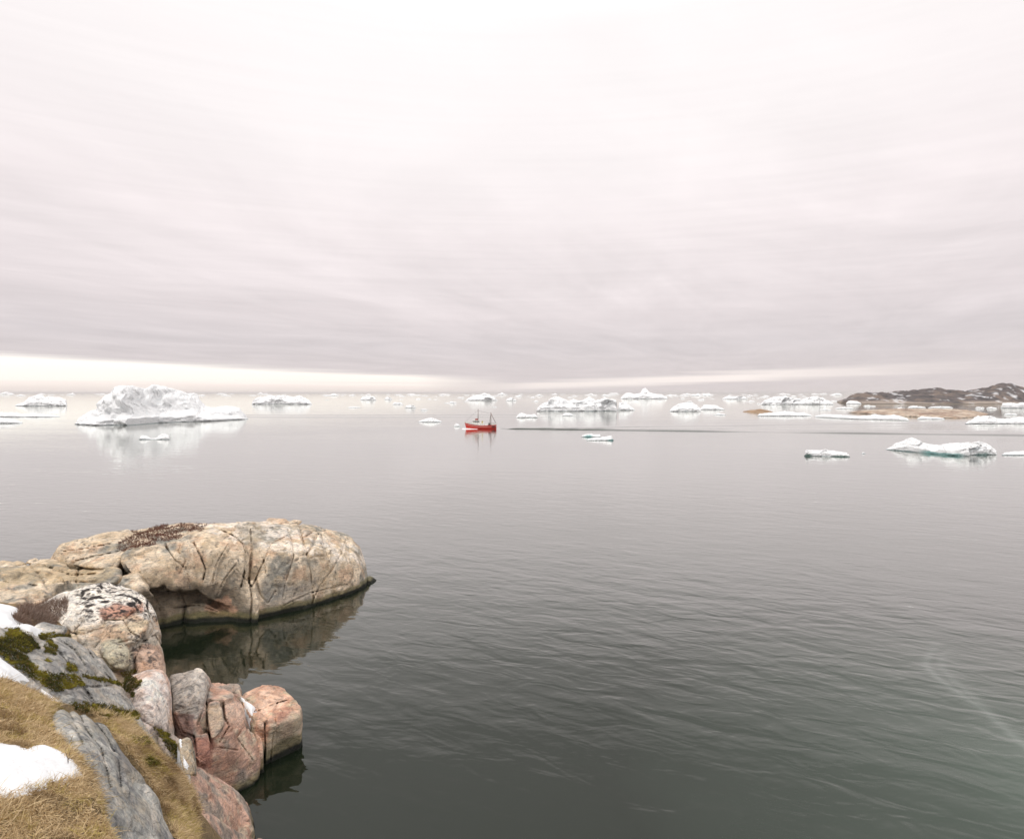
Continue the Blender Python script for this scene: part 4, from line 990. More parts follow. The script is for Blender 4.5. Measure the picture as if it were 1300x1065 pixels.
# ------------------------------------------------------------------ icebergs
def interp(pts, x):
    p = np.array(pts, float); return np.interp(x, p[:, 0], p[:, 1])
def berg(name, label, top, base, T, nu=90, nv=26, seed=0, rough=.22, cliff=.35, dents=(), foot=None, group=None, cat='iceberg', tint=(.79, .80, .805), ridge=.5, fac=1., lumps=1., mat=None):
    """a lump of ice standing in the sea: silhouette over its waterline, real thickness T (metres) away from us"""
    x0, x1 = top[0][0], top[-1][0]
    if T > 3 and nv > 10: nu, nv = int(nu*1.5), int(nv*1.5)
    rough *= 1.5
    u = np.linspace(0, 1, nu); px = x0+(x1-x0)*u
    yb = interp(base, px); Yf = CH*F/(yb-HY)
    wv = np.clip(1-np.abs(2*u-1)**2.6, .0, 1)**.5*.92+.08
    Tn = T*wv*(1+.18*fbm(np.c_[u*6, u*0, u*0+seed], 1, 3, seed))
    v = np.linspace(0, 1, nv)**.9
    U, Vv = np.meshgrid(np.arange(nu), v, indexing='ij')
    Yr = Yf+Tn*ridge
    zr = CH-(interp(top, px)-HY)/F*Yr; zr = np.maximum(zr, .12)
    zr = zr*(1+min(.16, 1.1/max(zr.max(), .5))*fbm(np.c_[px*Yf/F/max(zr.max(), .5)*2.6, px*0, px*0+seed], 1, 5, seed, .65))
    Y = Yf[:, None]+Tn[:, None]*Vv
    # cross-section: steep front, crest, long back
    f = np.where(Vv < ridge, (cliff+(1-cliff)*sstep(0, ridge, Vv)), 1-.75*((Vv-ridge)/(1-ridge))**1.6)
    X = (px[:, None]-CX)/F*Y
    H = zr[:, None]*f
    pts = np.c_[X.ravel(), Y.ravel(), H.ravel()]
    S = max(zr.max(), .5)
    nz = fbm(pts*[1, 1, .5], S*.7, 6, seed+1, .62).reshape(H.shape)
    e, val, tilt = cells(pts*[1, 1, .6], max(6, int(18*lumps)), seed+4)
    cellv = (np.clip(val*.5+tilt/np.maximum(S, .1)*.25, -.45, .7)*sstep(0, .12*S, e)).reshape(H.shape)
    inner = np.maximum(np.sin(np.pi*np.clip(Vv, 0.02, .98))**.5, .7*(Vv < .3))
    away = 1-.88*np.exp(-((Vv-ridge)/.12)**2)
    H = H*(1+rough*1.5*nz*inner*away)+S*rough*.45*cellv*inner*away*fac*np.minimum(1, H/S*1.5)
    Yd = fbm(np.c_[X.ravel(), H.ravel()*2, pts[:, 1]*0], S*.8, 4, seed+2).reshape(H.shape)*min(T*.12, S*.6)*sstep(0, .12, Vv+.05)*(1-sstep(.75, 1, Vv))
    Yd = Yd+fbm(np.c_[X.ravel(), H.ravel()*2, pts[:, 1]*0], S*.35, 4, seed+6).reshape(H.shape)*min(T*.1, S*.3)*(1-sstep(.3, .6, Vv))
    Y2 = Y+Yd
    for (dx, dy, rx, ry, dep) in dents:
        ppx, ppy = CX+F*X/Y, HY+F*(CH-H)/Y
        g = np.exp(-(((ppx-dx)/rx)**2+((ppy-dy)/ry)**2)**2)
        Y2 = Y2+g*dep; H = H-g*H*.1
    H = np.maximum(H, .06)
    endf = np.minimum(1, np.minimum(u, 1-u)*nu/3)[:, None]
    H = H*(.25+.75*endf)
    X2 = X
    top_v = np.stack([X2, Y2, H], 2)
    lowF = np.stack([X2[:, 0], Y2[:, 0]+.01*T, np.full(nu, -.5)], 1); lowB = np.stack([X2[:, -1], Y2[:, -1], np.full(nu, -.5)], 1)
    # a foot row so that the front stands as a small undercut cliff
    foot_v = np.stack([X2[:, 0], Y2[:, 0]+.012*T, np.full(nu, .02)], 1)
    H0 = H[:, 0]; wall = []
    for k in range(1, 7):
        f_ = k/7.; q_ = np.c_[X2[:, 0], H0*f_*1.6, np.zeros(nu)]
        yy_ = Y2[:, 0]+fbm(q_, max(S*.3, .4), 4, seed+8, .6)*min(S*.16, T*.06)*np.minimum(1, f_*3)+H0*.18*f_*f_
        wall.append(np.stack([X2[:, 0], yy_, H0*f_], 1)[:, None])
    top_v[:, 0, 1] += H0*.18
    V = np.concatenate([lowF[:, None], foot_v[:, None]]+wall+[top_v, lowB[:, None]], 1)
    nn = V.shape[1]; Vf = V.reshape(-1, 3)
    I = np.arange(nu*nn).reshape(nu, nn)
    Q = np.stack([I[:-1, :-1].ravel(), I[1:, :-1].ravel(), I[1:, 1:].ravel(), I[:-1, 1:].ravel()], 1).tolist()
    Q.append(I[0].tolist()[::-1] if False else I[0].tolist()); Q.append(I[-1].tolist()[::-1])
    Q += [[int(I[i, -1]), int(I[i+1, -1]), int(I[i+1, 0]), int(I[i, 0])] for i in range(nu-1)]
    col = np.zeros((len(Vf), 3))+np.array(tint)
    if foot is not None:
        ppx = CX+F*Vf[:, 0]/Vf[:, 1]; ppz = Vf[:, 2]
        for (a, b_, zc, cc) in foot:
            w_ = min(14, (b_-a)*.35); k = (sstep(a-3, a+w_, ppx)*(1-sstep(b_-w_, b_+3, ppx)))[:, None]
            k = k*(1-sstep(zc*.5, zc*1.3, ppz+.45*zc*fbm(Vf, 1.2, 3, 4)))[:, None]
            col = col*(1-k)+np.array(cc)*k
    kk = (sstep(.22, .05, Vf[:, 2]))[:, None]*.75  # dark waterline strip: wet ice with the undercut's shadow put into its colour
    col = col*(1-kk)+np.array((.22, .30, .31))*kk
    c0 = np.array([Vf[:, 0].mean(), Vf[:, 1].mean(), 0.])
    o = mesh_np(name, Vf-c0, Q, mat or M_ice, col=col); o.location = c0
    tag(o, label, cat, group)
    return o
TEAL = (.20, .40, .39)
def flat(y): return [(-1000, y), (3000, y)]
berg('iceberg', 'largest white iceberg with a tall domed left end and long low tail', 
     [(96, 536), (101, 530), (108, 526), (116, 520), (124, 512), (132, 504), (138, 499), (144, 493), (152, 490), (160, 489), (168, 489), (176, 492), (184, 493), (192, 490), (200, 489), (208, 490), (216, 492), (224, 494), (232, 496), (240, 498), (248, 499), (253, 503), (258, 511), (264, 516), (272, 517), (280, 517), (288, 515), (298, 516), (306, 518), (311, 523), (315, 531)],
     [(96, 538.5), (120, 540), (158, 540.5), (200, 537), (225, 535.8), (270, 534.5), (316, 532)], 46, 240, 60, 3, .26, .16, dents=[(157, 520, 8, 10, 4), (136, 530, 6, 4, 2), (120, 518, 5, 5, 2.5), (190, 515, 7, 5, -2.5), (205, 508, 6, 5, 3), (172, 500, 5, 5, 2.5)], lumps=5)
berg('iceberg', 'low white iceberg just left of the largest iceberg', [(19, 514), (26, 511), (34, 507), (38, 503), (44, 502), (48, 501), (54, 502), (58, 504), (63, 503), (70, 504), (78, 505), (83, 508), (85, 513)], flat(515.5), 40, 80, 24, 5, .25)
berg('ice_floe', 'flat white floe entering at the left edge, the farther of two', [(-20, 525), (0, 523.5), (20, 524), (30, 526), (44, 524.5), (55, 526), (66, 527), (76, 529)], flat(529.5), 26, 70, 18, 6, cat='ice floe')
berg('ice_floe', 'flat white floe entering at the left edge, the nearer of two', [(-20, 530), (0, 530), (12, 531), (22, 533), (28, 537)], flat(537.5), 18, 40, 16, 7, cat='ice floe')
berg('ice_floe', 'small saddle-shaped white floe in front of the largest iceberg', [(176, 556), (180, 552.5), (186, 553.5), (192, 556.2), (198, 556), (204, 551.5), (210, 550), (215, 554)], flat(558), 5, 60, 18, 8, .15, cat='ice floe')
berg('iceberg', 'long low iceberg with grey waterline right of the largest iceberg', [(320, 511), (324, 506), (332, 504), (345, 502.5), (356, 501.5), (364, 503), (372, 504), (380, 502), (388, 505), (396, 511)], flat(513.3), 50, 90, 24, 9, .25, dents=[(350, 511, 12, 3, 12)])
berg('ice_floe', 'low pointed white floe left of the red boat', [(531, 535), (536, 533), (541, 531.5), (546, 530), (551, 531), (556, 533), (561, 535)], flat(536), 9, 50, 16, 10, .15, cat='ice floe')
berg('ice_floe', 'tiny white ice lump just ahead of the boat bow', [(576, 540), (579, 537), (582, 538.5), (585, 541)], flat(541.5), 1.6, 24, 12, 11, .15, cat='ice floe')
berg('iceberg', 'blocky white iceberg with grey cave face behind the boat wake', [(681, 519), (686, 514), (694, 511), (699, 506), (702, 504), (706, 503.5), (714, 506), (722, 508), (728, 506.5), (736, 508), (744, 506), (750, 505), (756, 508), (762, 507), (768, 505.5), (776, 506), (782, 508), (784, 519)], flat(522.2), 34, 160, 44, 12, .3, .4,
     dents=[(700, 513, 4, 5, 7), (772, 514, 8, 5, 10), (757, 518, 3, 3, 5), (738, 515, 6, 4, 4), (720, 512, 5, 4, 3)], lumps=3)
berg('iceberg', 'smaller white iceberg touching the right side of the cave iceberg', [(784, 520), (786, 511), (790, 510), (796, 512), (801, 516), (806, 520)], flat(521), 22, 40, 18, 13, .25)
berg('ice_floe', 'white two-humped floe just right of the boat mast', [(655, 529), (659, 525), (663, 523.5), (668, 526), (674, 526.5), (679, 525.5), (683, 529)], flat(530.3), 10, 46, 16, 14, .2, cat='ice floe')
berg('ice_floe', 'small white floe in front of the cave iceberg', [(714, 526), (719, 524), (724, 524.5), (728, 527)], flat(528), 5, 26, 12, 15, .2, cat='ice floe')
berg('ice_floe', 'thin white floe with teal edge in mid water, the farther of a pair', [(738, 553), (744, 551), (750, 550.5), (756, 552), (762, 551.2), (763, 554)], flat(555), 6, 40, 16, 16, .2, foot=[(742, 752, .6, TEAL)], cat='ice floe')
berg('ice_floe', 'white humped floe in mid water, the nearer of a pair', [(745, 557.5), (752, 556), (762, 555), (770, 554), (776, 553), (779, 557)], flat(559.3), 6, 46, 16, 17, .2, foot=[(772, 779, .5, TEAL)], cat='ice floe')
berg('iceberg', 'far iceberg with a single narrow tower on the horizon', [(788, 505), (794, 499), (800, 498.5), (806, 500.5), (813, 499), (816, 494), (819, 492.5), (822, 494.5), (825, 498), (832, 500), (840, 500.5), (848, 505)], flat(506.6), 70, 90, 22, 18, .2)
berg('iceberg', 'rounded white iceberg right of the cave iceberg', [(850, 521), (855, 516), (862, 512), (870, 511), (880, 512), (886, 515), (890, 520)], flat(522.4), 28, 70, 24, 19, .22)
berg('iceberg', 'low broken white iceberg beside the rounded white iceberg', [(889, 519), (893, 514.5), (900, 513.5), (908, 514), (914, 517), (920, 519.5)], flat(520.3), 24, 50, 18, 20, .3)
berg('iceberg', 'wide jagged grey-white iceberg left of the distant dark hills', [(965, 512), (970, 508), (976, 506), (983, 504), (990, 503.5), (997, 503), (1002, 504.5), (1010, 506), (1018, 507), (1024, 504.5), (1032, 503.5), (1040, 504), (1046, 507), (1052, 509), (1058, 512)], flat(513.6), 60, 150, 34, 21, .35, .3, dents=[(998, 509, 4, 3, 14), (1014, 510, 6, 2, 10)], lumps=3)
berg('ice_floe', 'long thin white floe beside the small brown skerry', [(962, 525), (975, 524), (988, 523.5), (996, 522), (1004, 523), (1012, 524), (1020, 523.5), (1030, 527)], flat(528.3), 22, 90, 16, 22, .25, cat='ice floe')
berg('ice_floe', 'very long flat white floe in front of the tan rock island', [(1034, 528), (1046, 525.5), (1060, 526.5), (1075, 527), (1090, 528), (1104, 527.5), (1114, 526), (1122, 527.5), (1134, 526), (1144, 528.5), (1154, 532)], [(1034, 529.5), (1080, 532), (1154, 534)], 22, 120, 18, 23, .25, cat='ice floe')
berg('ice_floe', 'short white floe against the front of the tan rock island', [(1164, 531), (1170, 528.5), (1180, 529.5), (1190, 529.5), (1199, 531)], flat(532.3), 9, 46, 14, 24, .2, cat='ice floe')
berg('iceberg', 'white iceberg with sloping left side at right edge below the hills', [(1226, 536), (1232, 533), (1240, 529), (1250, 527.5), (1258, 528), (1266, 531), (1276, 532), (1286, 530.5), (1296, 529), (1310, 529), (1330, 534)], flat(538.2), 24, 100, 24, 25, .22)
berg('iceberg', 'square white iceberg at right edge under the dark hills', [(1271, 515), (1273, 511.5), (1282, 511), (1290, 512), (1300, 511), (1320, 513)], flat(518.2), 30, 50, 20, 26, .15, .6)
berg('ice_floe', 'narrow white floe with dark waterline left of the teal-footed iceberg', [(1021, 574), (1023, 570.5), (1030, 571.5), (1040, 572), (1048, 570.3), (1056, 572), (1066, 573.5), (1074, 574.5), (1078, 577)], [(1021, 579), (1078, 580)], 6.5, 110, 26, 27, .22, .55, foot=[(1021, 1030, .45, (.08, .16, .12)), (1055, 1078, .3, (.1, .18, .14))], cat='ice floe')
berg('iceberg', 'nearest white iceberg with teal ice foot on the right side', [(1126, 570), (1132, 567), (1140, 562), (1148, 560), (1152, 556.5), (1158, 556), (1165, 557.5), (1172, 562), (1180, 564.5), (1188, 566), (1198, 564), (1208, 562.5), (1216, 561), (1224, 561), (1232, 562.5), (1240, 560.5), (1250, 562), (1257, 566), (1262, 573)],
     [(1126, 571), (1160, 574), (1200, 578), (1225, 579.5), (1262, 577)], 14, 220, 46, 28, .26, .5, dents=[(1240, 572, 8, 4, 1.5), (1195, 568, 5, 3, -1)], foot=[(1165, 1228, .62, TEAL), (1130, 1165, .25, (.2, .3, .3)), (1236, 1258, .5, (.2, .28, .27))], lumps=4)
berg('ice_floe', 'thin white floe cut by the right edge of the view', [(1272, 575), (1280, 574), (1290, 573), (1300, 572.5), (1325, 577)], flat(578), 6, 50, 16, 29, .2, cat='ice floe')
berg('ice_floe', 'tiny ice scrap floating between the two right-hand near floes', [(1094, 575), (1096, 573.6), (1099, 575.5)], flat(576), .9, 16, 10, 30, .2, cat='ice floe')
berg('iceberg', 'low white iceberg at the foot of the dark hills, left end', [(1074, 510), (1080, 508.5), (1088, 509), (1094, 512)], flat(513), 16, 30, 12, 31, .2)
for i, (a, b_, yb, yt, lab) in enumerate([
    (1138, 1150, 520, 516.5, 'small floe between the hills and the left part of the tan island'),
    (1152, 1176, 518, 514.5, 'white floe strip between the hills and the middle of the tan island'),
    (1178, 1210, 518, 515, 'long white floe strip under the middle of the dark hills'),
    (1238, 1250, 518.5, 516, 'short white floe under the right part of the dark hills'),
    (1252, 1266, 519, 516, 'short white floe beside the square right-hand iceberg'),
    (1274, 1292, 527, 524, 'thin white floe between square and sloping icebergs at right'),
    (1096, 1112, 516, 514, 'thin white floe off the left tip of the dark hills'),
    (457, 478, 508, 501.5, 'low iceberg with a dark waterline among the far ice left of the boat'),
    (488, 498, 507.5, 503.5, 'little rounded berg right of the dark-waterline far iceberg'),
    (498, 512, 513.5, 510, 'small white floe with a pointed top left of the boat mast'),
    (514, 528, 518, 513, 'broken white floe with a small spire left of the boat'),
    (534, 543, 521, 518.5, 'tiny bright floe up and left of the boat'),
    (441, 458, 517.5, 516, 'thin grey floe sliver in open water left of the boat'),
    (570, 580, 512, 509, 'small white floe above and left of the boat'),
    (591, 632, 508.5, 500.5, 'wide low far iceberg directly behind the boat'),
    (642, 656, 509, 504, 'small far iceberg with a dark nick right of the boat mast'),
    (625, 631, 517, 515.8, 'tiny grey ice sliver just above the boat stern'),
    (916, 950, 507, 501.5, 'broad low far iceberg left of the jagged grey-white iceberg'),
    (1060, 1084, 519, 516, 'white floe cluster right of the jagged iceberg'),
    (1040, 1056, 521, 519, 'small floe in front of the jagged iceberg'),
    (906, 922, 527, 524.5, 'tiny floe right of the low broken iceberg'),
    (0, 18, 500.9, 496.5, 'faint far iceberg at the left edge of the horizon')]):
    k = 7; r = np.random.default_rng(300+i)
    tp = [(a+(b_-a)*t/k, (yt+(yb-yt)*(.75*abs(t/k-.45)**1.2*2*.6+.25*r.random())) if 0 < t < k else yb-.6) for t in range(k+1)]
    fl = yb-yt < 4.5
    Yd = CH*F/(yb-HY)
    berg('ice_floe' if fl else 'iceberg', lab, tp, flat(yb), (b_-a)/F*Yd*.5, max(24, int((b_-a)*1.5)), 14, 60+i, .25, cat='ice floe' if fl else 'iceberg', dents=[((a+b_)/2+(b_-a)*.2, yb-1.5, (b_-a)*.12, 1.5, (b_-a)/F*Yd*.15)])
# the crowd of small far pieces
r = np.random.default_rng(77)
spots_ = []
for k in range(170):
    c = r.choice(4, p=[.3, .3, .25, .15])
    x = [r.uniform(400, 640), r.uniform(640, 900), r.uniform(880, 1075), r.uniform(-10, 400)][c]
    y = 500.6+abs(r.normal())*3.2+(r.random() < .15)*r.uniform(2, 10)
    if c == 3: y = 500.6+abs(r.normal())*1.6
    if y > 518: continue
    wpx = r.uniform(3, 11)*(1.5 if y < 503 else 1)
    spots_.append((x, y, wpx))
for i, (x, y, wpx) in enumerate(spots_):
    hpx = wpx*r.uniform(.1, .28); k = 6
    tp = [(x-wpx/2+wpx*t/k, y-hpx*(.35+.65*r.random())*(1-abs(t/k*2-1)**2) if 0 < t < k else y-.15) for t in range(k+1)]
    Yd = CH*F/(y-HY)
    berg('ice_fragment', 'tiny white ice fragment in the scattered far pack near the horizon', tp, flat(y), min(wpx/F*Yd*.5, 60), 16, 8, 400+i, .15, group='far ice fragments near the horizon', cat='ice fragment', lumps=.4)

# ------------------------------------------------------------------ hills and skerries
def land(name, x0, x1, y0, y1, res, ridge, ridgeY, colf, label=None, kind=None, cat=None, seed=0, front=None, rough=4., cut=None):
    xs, ys = np.arange(x0, x1, res), np.arange(y0, y1, res)
    X, Y = np.meshgrid(xs, ys, indexing='ij')
    rz = np.interp(X/Y*ridgeY if cut else X, ridge[0], ridge[1]); yf = np.interp(X, front[0], front[1])
    t = (Y-yf)/(ridgeY-yf)
    z = rz*np.where(t < 1, sstep(-.05, 1.05, t)**.8, 1-.4*sstep(1, 3, t))
    P3 = np.c_[X.ravel(), Y.ravel(), 0*X.ravel()]
    n = fbm(P3, rough*9, 6, seed, .55).reshape(X.shape); rg = 1-np.abs(fbm(P3, rough*4, 5, seed+3, .55)).reshape(X.shape)*2
    z = z*(1+.35*n)+np.minimum(z, rough)*(.5*n+.35*(rg-.6))
    z = np.where(t < 0, np.maximum(t*6, -1.5), z)
    edge = np.minimum(1, np.minimum(X-x0, x1-X)/(res*3)); z = np.where(edge < .2, -1., z)
    if cut:                                             # the point of the headland: a shore running straight back
        cpx = CX+F*X/Y+fbm(P3, 40, 3, 5).reshape(X.shape)*3; z = np.where(cpx < cut[0], -1.5, z*sstep(cut[0]-4, cut[1], cpx))
    V = np.c_[X.ravel(), Y.ravel(), z.ravel()]
    I = np.arange(len(V)).reshape(X.shape)
    Q = np.stack([I[:-1, :-1].ravel(), I[1:, :-1].ravel(), I[1:, 1:].ravel(), I[:-1, 1:].ravel()], 1)
    Qk = Q[(V[Q, 2] > -1.2).any(1)]
    o = mesh_np(name, V, Qk, M_rockfar, col=colf(V), smooth=True)
    return tag(o, label, cat, kind=kind)
rp = [(1060, 513), (1068, 509), (1080, 504.5), (1092, 501.5), (1100, 499.8), (1120, 498.8), (1140, 498.3), (1165, 497), (1180, 496), (1192, 494.8), (1202, 496.4), (1225, 497), (1240, 495.5), (1252, 494), (1258, 492), (1266, 489.8), (1276, 489), (1286, 489.4), (1294, 492), (1302, 494.5), (1340, 492), (1450, 490)]
RY = 1020.
rx = [(p[0]-CX)/F*RY for p in rp]; rzv = [CH-(p[1]-HY)/F*RY for p in rp]
def col_hill(V):
    c = pal(V, 101, [(.075, .067, .068), (.115, .095, .09), (.04, .037, .04), (.16, .125, .105)], 14)
    lo = sstep(4., 1., V[:, 2]+fbm(V, 25, 4, 102)*6)[:, None]; c = c*(1-lo)+np.array((.29, .245, .21))*lo
    wl = sstep(1.2, .4, V[:, 2])[:, None]; c = c*(1-wl)+np.array((.12, .10, .075))*wl
    px, py = proj(V)
    s = (sstep(.3, .42, fbm(V*[1, .5, 1], 14, 4, 103))*sstep(1230, 1250, px)*sstep(4, 8, V[:, 2]))[:, None]
    s2 = (sstep(.33, .43, fbm(V*[1, .4, 1], 8, 5, 104))*.8)[:, None]
    s = np.maximum(s*.8, s2*.6)
    return c*(1-s)+np.array((.75, .77, .8))*s
land('distant_hills', 478, 1150, 905, 1300, 2.6, (rx, rzv), RY, col_hill, kind='structure', seed=5, front=([440, 500, 560, 640, 740, 1150], [980, 935, 925, 925, 918, 915]), rough=5, cut=(1062, 1070))
def col_sk(V):
    c = pal(V, 111, [(.42, .34, .27), (.5, .43, .35), (.36, .27, .2), (.24, .18, .14)], 7)
    c = spots(c, V, [(1070, 510), (1260, 510), (1260, 535), (1070, 535)], (.2, .1, .07), .3, 5, .7)
    wl = sstep(.35, .12, V[:, 2])[:, None]
    return c*(1-wl)+np.array((.05, .048, .035))*wl
plan = np.array([G(*q)[:2] for q in [(1077, 524.2), (1110, 526.2), (1150, 529), (1195, 531), (1225, 530.8), (1248, 529), (1256, 526), (1240, 523.6), (1200, 521.6), (1150, 521), (1110, 522)]])
xs, ys = np.arange(plan[:, 0].min()-4, plan[:, 0].max()+4, 1.1), np.arange(plan[:, 1].min()-4, plan[:, 1].max()+4, 1.1)
X, Y = np.meshgrid(xs, ys, indexing='ij'); P3 = np.c_[X.ravel(), Y.ravel(), 0*X.ravel()]
dd_ = -sdpoly(P3[:, 0], P3[:, 1], plan)+fbm(P3, 9, 4, 7)*4
zz_ = np.where(dd_ > 0, 2.1*(1-np.exp(-np.maximum(dd_, 0)/5)), dd_*.5)+fbm(P3, 10, 5, 8)*1.1*sstep(-1, 6, dd_)
zz_ = np.maximum(zz_, -1.5)
Vk = np.c_[P3[:, :2], zz_]; I = np.arange(len(Vk)).reshape(X.shape)
Qk = np.stack([I[:-1, :-1].ravel(), I[1:, :-1].ravel(), I[1:, 1:].ravel(), I[:-1, 1:].ravel()], 1); Qk = Qk[(Vk[Qk, 2] > -1.4).any(1)]
tag(mesh_np('rock_island', Vk, Qk, M_rockfar, col=col_sk(Vk)), 'low bare tan rock island lying in front of the dark hills', 'island')
land('skerry', 186, 206, 528, 552, .6, ([186, 190, 196, 202, 206], [.1, 1.6, 2.0, 1.2, .1]), 540, lambda V: pal(V, 121, [(.28, .19, .12), (.34, .24, .16)], 4), 'tiny brown rock skerry near the long thin white floe', cat='rock', seed=12, front=([186, 196, 206], [536, 531, 536]), rough=.6)

# ------------------------------------------------------------------ fishing boat
BW, BYb = G(611, 544.4)[:2]
boat = empty('fishing_boat', (BW, BYb, 0)); boat.rotation_euler.z = math.radians(4)
tag(boat, 'small red fishing boat with white wheelhouse and two masts heading left', 'boat')
def lmesh(name, bm, mat, parent=boat, smooth=False, bev=0):
    if bev: bmesh.ops.bevel(bm, geom=bm.edges[:], offset=bev, segments=2, affect='EDGES')
    me = bpy.data.meshes.new(name); bm.to_mesh(me); bm.free(); me.materials.append(mat)
    o = bpy.data.objects.new(name, me); COL.objects.link(o); o.parent = parent
    if smooth:
        for p in me.polygons: p.use_smooth = True
    return o
def box(bm, x0, x1, y0, y1, z0, z1, tx=0, ty=0):
    vs = [bm.verts.new(p) for p in [(x0, y0, z0), (x1, y0, z0), (x1, y1, z0), (x0, y1, z0), (x0+tx, y0+ty, z1), (x1-tx, y0+ty, z1), (x1-tx, y1-ty, z1), (x0+tx, y1-ty, z1)]]
    for f in ((3, 2, 1, 0), (4, 5, 6, 7), (0, 1, 5, 4), (1, 2, 6, 5), (2, 3, 7, 6), (3, 0, 4, 7)): bm.faces.new([vs[i] for i in f])
def tube(bm, a, b, r0, r1=None, n=8):
    a, b = Vector(a), Vector(b); r1 = r0 if r1 is None else r1
    ax = (b-a).normalized(); s1 = ax.cross(Vector((.3, .9, .2))).normalized(); s2 = ax.cross(s1)
    R = [[bm.verts.new(p+(s1*math.cos(i*math.tau/n)+s2*math.sin(i*math.tau/n))*r) for i in range(n)] for p, r in ((a, r0), (b, r1))]
    for i in range(n): bm.faces.new([R[0][i], R[0][(i+1) % n], R[1][(i+1) % n], R[1][i]])
    bm.faces.new(R[0][::-1]); bm.faces.new(R[1])
Lh = 6.3                                             # half length; bow at -x
st = np.linspace(-1, 1, 33)
def hw_(s, z):                                       # half beam at station s and height fraction z
    full = 1.95*(1-max(0, (-s-.1)/.9)**2.3)**.9 if s < -.1 else 1.95*(1-.22*max(0, (s-.55)/.45)**2)
    low = .55+.45*z**.55
    if s < 0: low = low*(1-(1-z)*.35*min(1, -s*1.3))
    return max(full*low, .03)
def sheer(s): return 1.55+1.15*max(0, -s)**1.9+.35*max(0, s)**2
def stemx(s, z): return Lh*s-(z*.9-.2)*max(0, (-s-.6)/.4)
def hull_strip(name, zf0, zf1, mat, nz=6, off=0., s0=0, s1=33):
    bm = bmesh.new(); grid = []
    for s in st[s0:s1]:
        col_ = []
        for sg in (-1, 1):
            for k in (range(nz+1) if sg < 0 else range(nz, -1, -1)):
                z = zf0(s)+(zf1(s)-zf0(s))*k/nz
                zf = min(max((z+.6)/(sheer(s)+.6), 0), 1.2)
                col_.append(bm.verts.new((stemx(s, zf), sg*(hw_(s, zf)+off), z)))
        grid.append(col_)
    m_ = len(grid[0])
    for i in range(len(grid)-1):
        for j in range(m_-1):
            if j == nz: continue
            bm.faces.new([grid[i][j], grid[i][j+1], grid[i+1][j+1], grid[i+1][j]])
    for e_ in (grid[0], grid[-1]):
        for k in range(nz): bm.faces.new([e_[k], e_[k+1], e_[m_-2-k], e_[m_-1-k]])
    bmesh.ops.recalc_face_normals(bm, faces=bm.faces[:])
    return lmesh(name, bm, mat, smooth=True)
hull_strip('hull', lambda s: .12, lambda s: sheer(s)-.1, M_red, 8)
hull_strip('boot_stripe', lambda s: -.6, lambda s: .12, M_darkred, 3)
hull_strip('bulwark', lambda s: sheer(s)-.1, lambda s: sheer(s)+.42, M_white, 2, 0, 0, 13)
hull_strip('bulwark', lambda s: sheer(s)-.1, lambda s: sheer(s)+.38, M_white, 2, 0, 27, 33)
hull_strip('rubbing_strake', lambda s: sheer(s)-.72, lambda s: sheer(s)-.62, M_white, 1, .05)
bm = bmesh.new(); pv = [[bm.verts.new((stemx(s, .85), sg*hw_(s, .85)*.99, sheer(s)-.28)) for sg in (-1, 1)] for s in st]
for i in range(32): bm.faces.new([pv[i][0], pv[i+1][0], pv[i+1][1], pv[i][1]])
bmesh.ops.recalc_face_normals(bm, faces=bm.faces[:]); lmesh('deck', bm, M_deck)
bm = bmesh.new(); box(bm, -3.9, 1.2, -1.35, 1.35, 1.3, 2.45); wh = lmesh('wheelhouse_base', bm, M_white, bev=.06)
bm = bmesh.new(); box(bm, -3.7, -.6, -1.2, 1.2, 2.45, 3.55, .18, .08); wh = lmesh('wheelhouse', bm, M_white, bev=.05)
bm = bmesh.new(); box(bm, -3.75, -.5, -1.3, 1.3, 3.56, 3.66); lmesh('wheelhouse_roof', bm, M_white, bev=.03)
for i in range(4):
    for sg in (-1, 1):
        bm = bmesh.new(); x0 = -3.35+i*.66; box(bm, x0, x0+.48, sg*1.21-.04, sg*1.21+.04, 2.8, 3.3); lmesh('window', bm, M_glass, wh, bev=.015)
for k in (-.75, 0, .75):
    bm = bmesh.new(); box(bm, -3.68, -3.56, k-.3, k+.3, 2.8, 3.3); lmesh('window', bm, M_glass, wh, bev=.015)
for i in range(2):
    bm = bmesh.new(); tube(bm, (-.2+i*.8, -1.36, 1.95), (-.2+i*.8, -1.32, 1.95), .16, n=14); lmesh('porthole', bm, M_glass)
bm = bmesh.new(); box(bm, -2.6, -1.3, -.7, .7, 3.67, 4.3, .1, .08); fb = lmesh('flybridge', bm, plain('brown_red_paint', (.28, .05, .04), .5), bev=.04)
bm = bmesh.new(); tube(bm, (-2.2, .2, 4.3), (-2.2, .2, 4.6), .05); box(bm, -2.3, -2.1, -.6, .9, 4.6, 4.72); lmesh('radar', bm, M_white)
bm = bmesh.new(); tube(bm, (-1.35, 0, 3.6), (-1.3, 0, 8.3), .15, .1); fm = lmesh('mast', bm, M_mast, smooth=True)
bm = bmesh.new(); tube(bm, (-1.32, -.9, 6.1), (-1.32, .9, 6.1), .035); tube(bm, (-1.3, -.5, 7.1), (-1.3, .5, 7.1), .03); lmesh('crosstree', bm, M_mast, fm)
bm = bmesh.new(); tube(bm, (4., 0, 1.3), (4.05, 0, 6.9), .17, .12); am = lmesh('mast', bm, M_mast, smooth=True)
bm = bmesh.new(); tube(bm, (4.05, 0, 6.4), (6.0, 0, 2.6), .12, .1); lmesh('boom', bm, M_mast, smooth=True)
bm = bmesh.new(); tube(bm, (3.6, -.2, 2.3), (5.9, .1, 2.55), .05); lmesh('boom', bm, M_mast, smooth=True)
bm = bmesh.new()
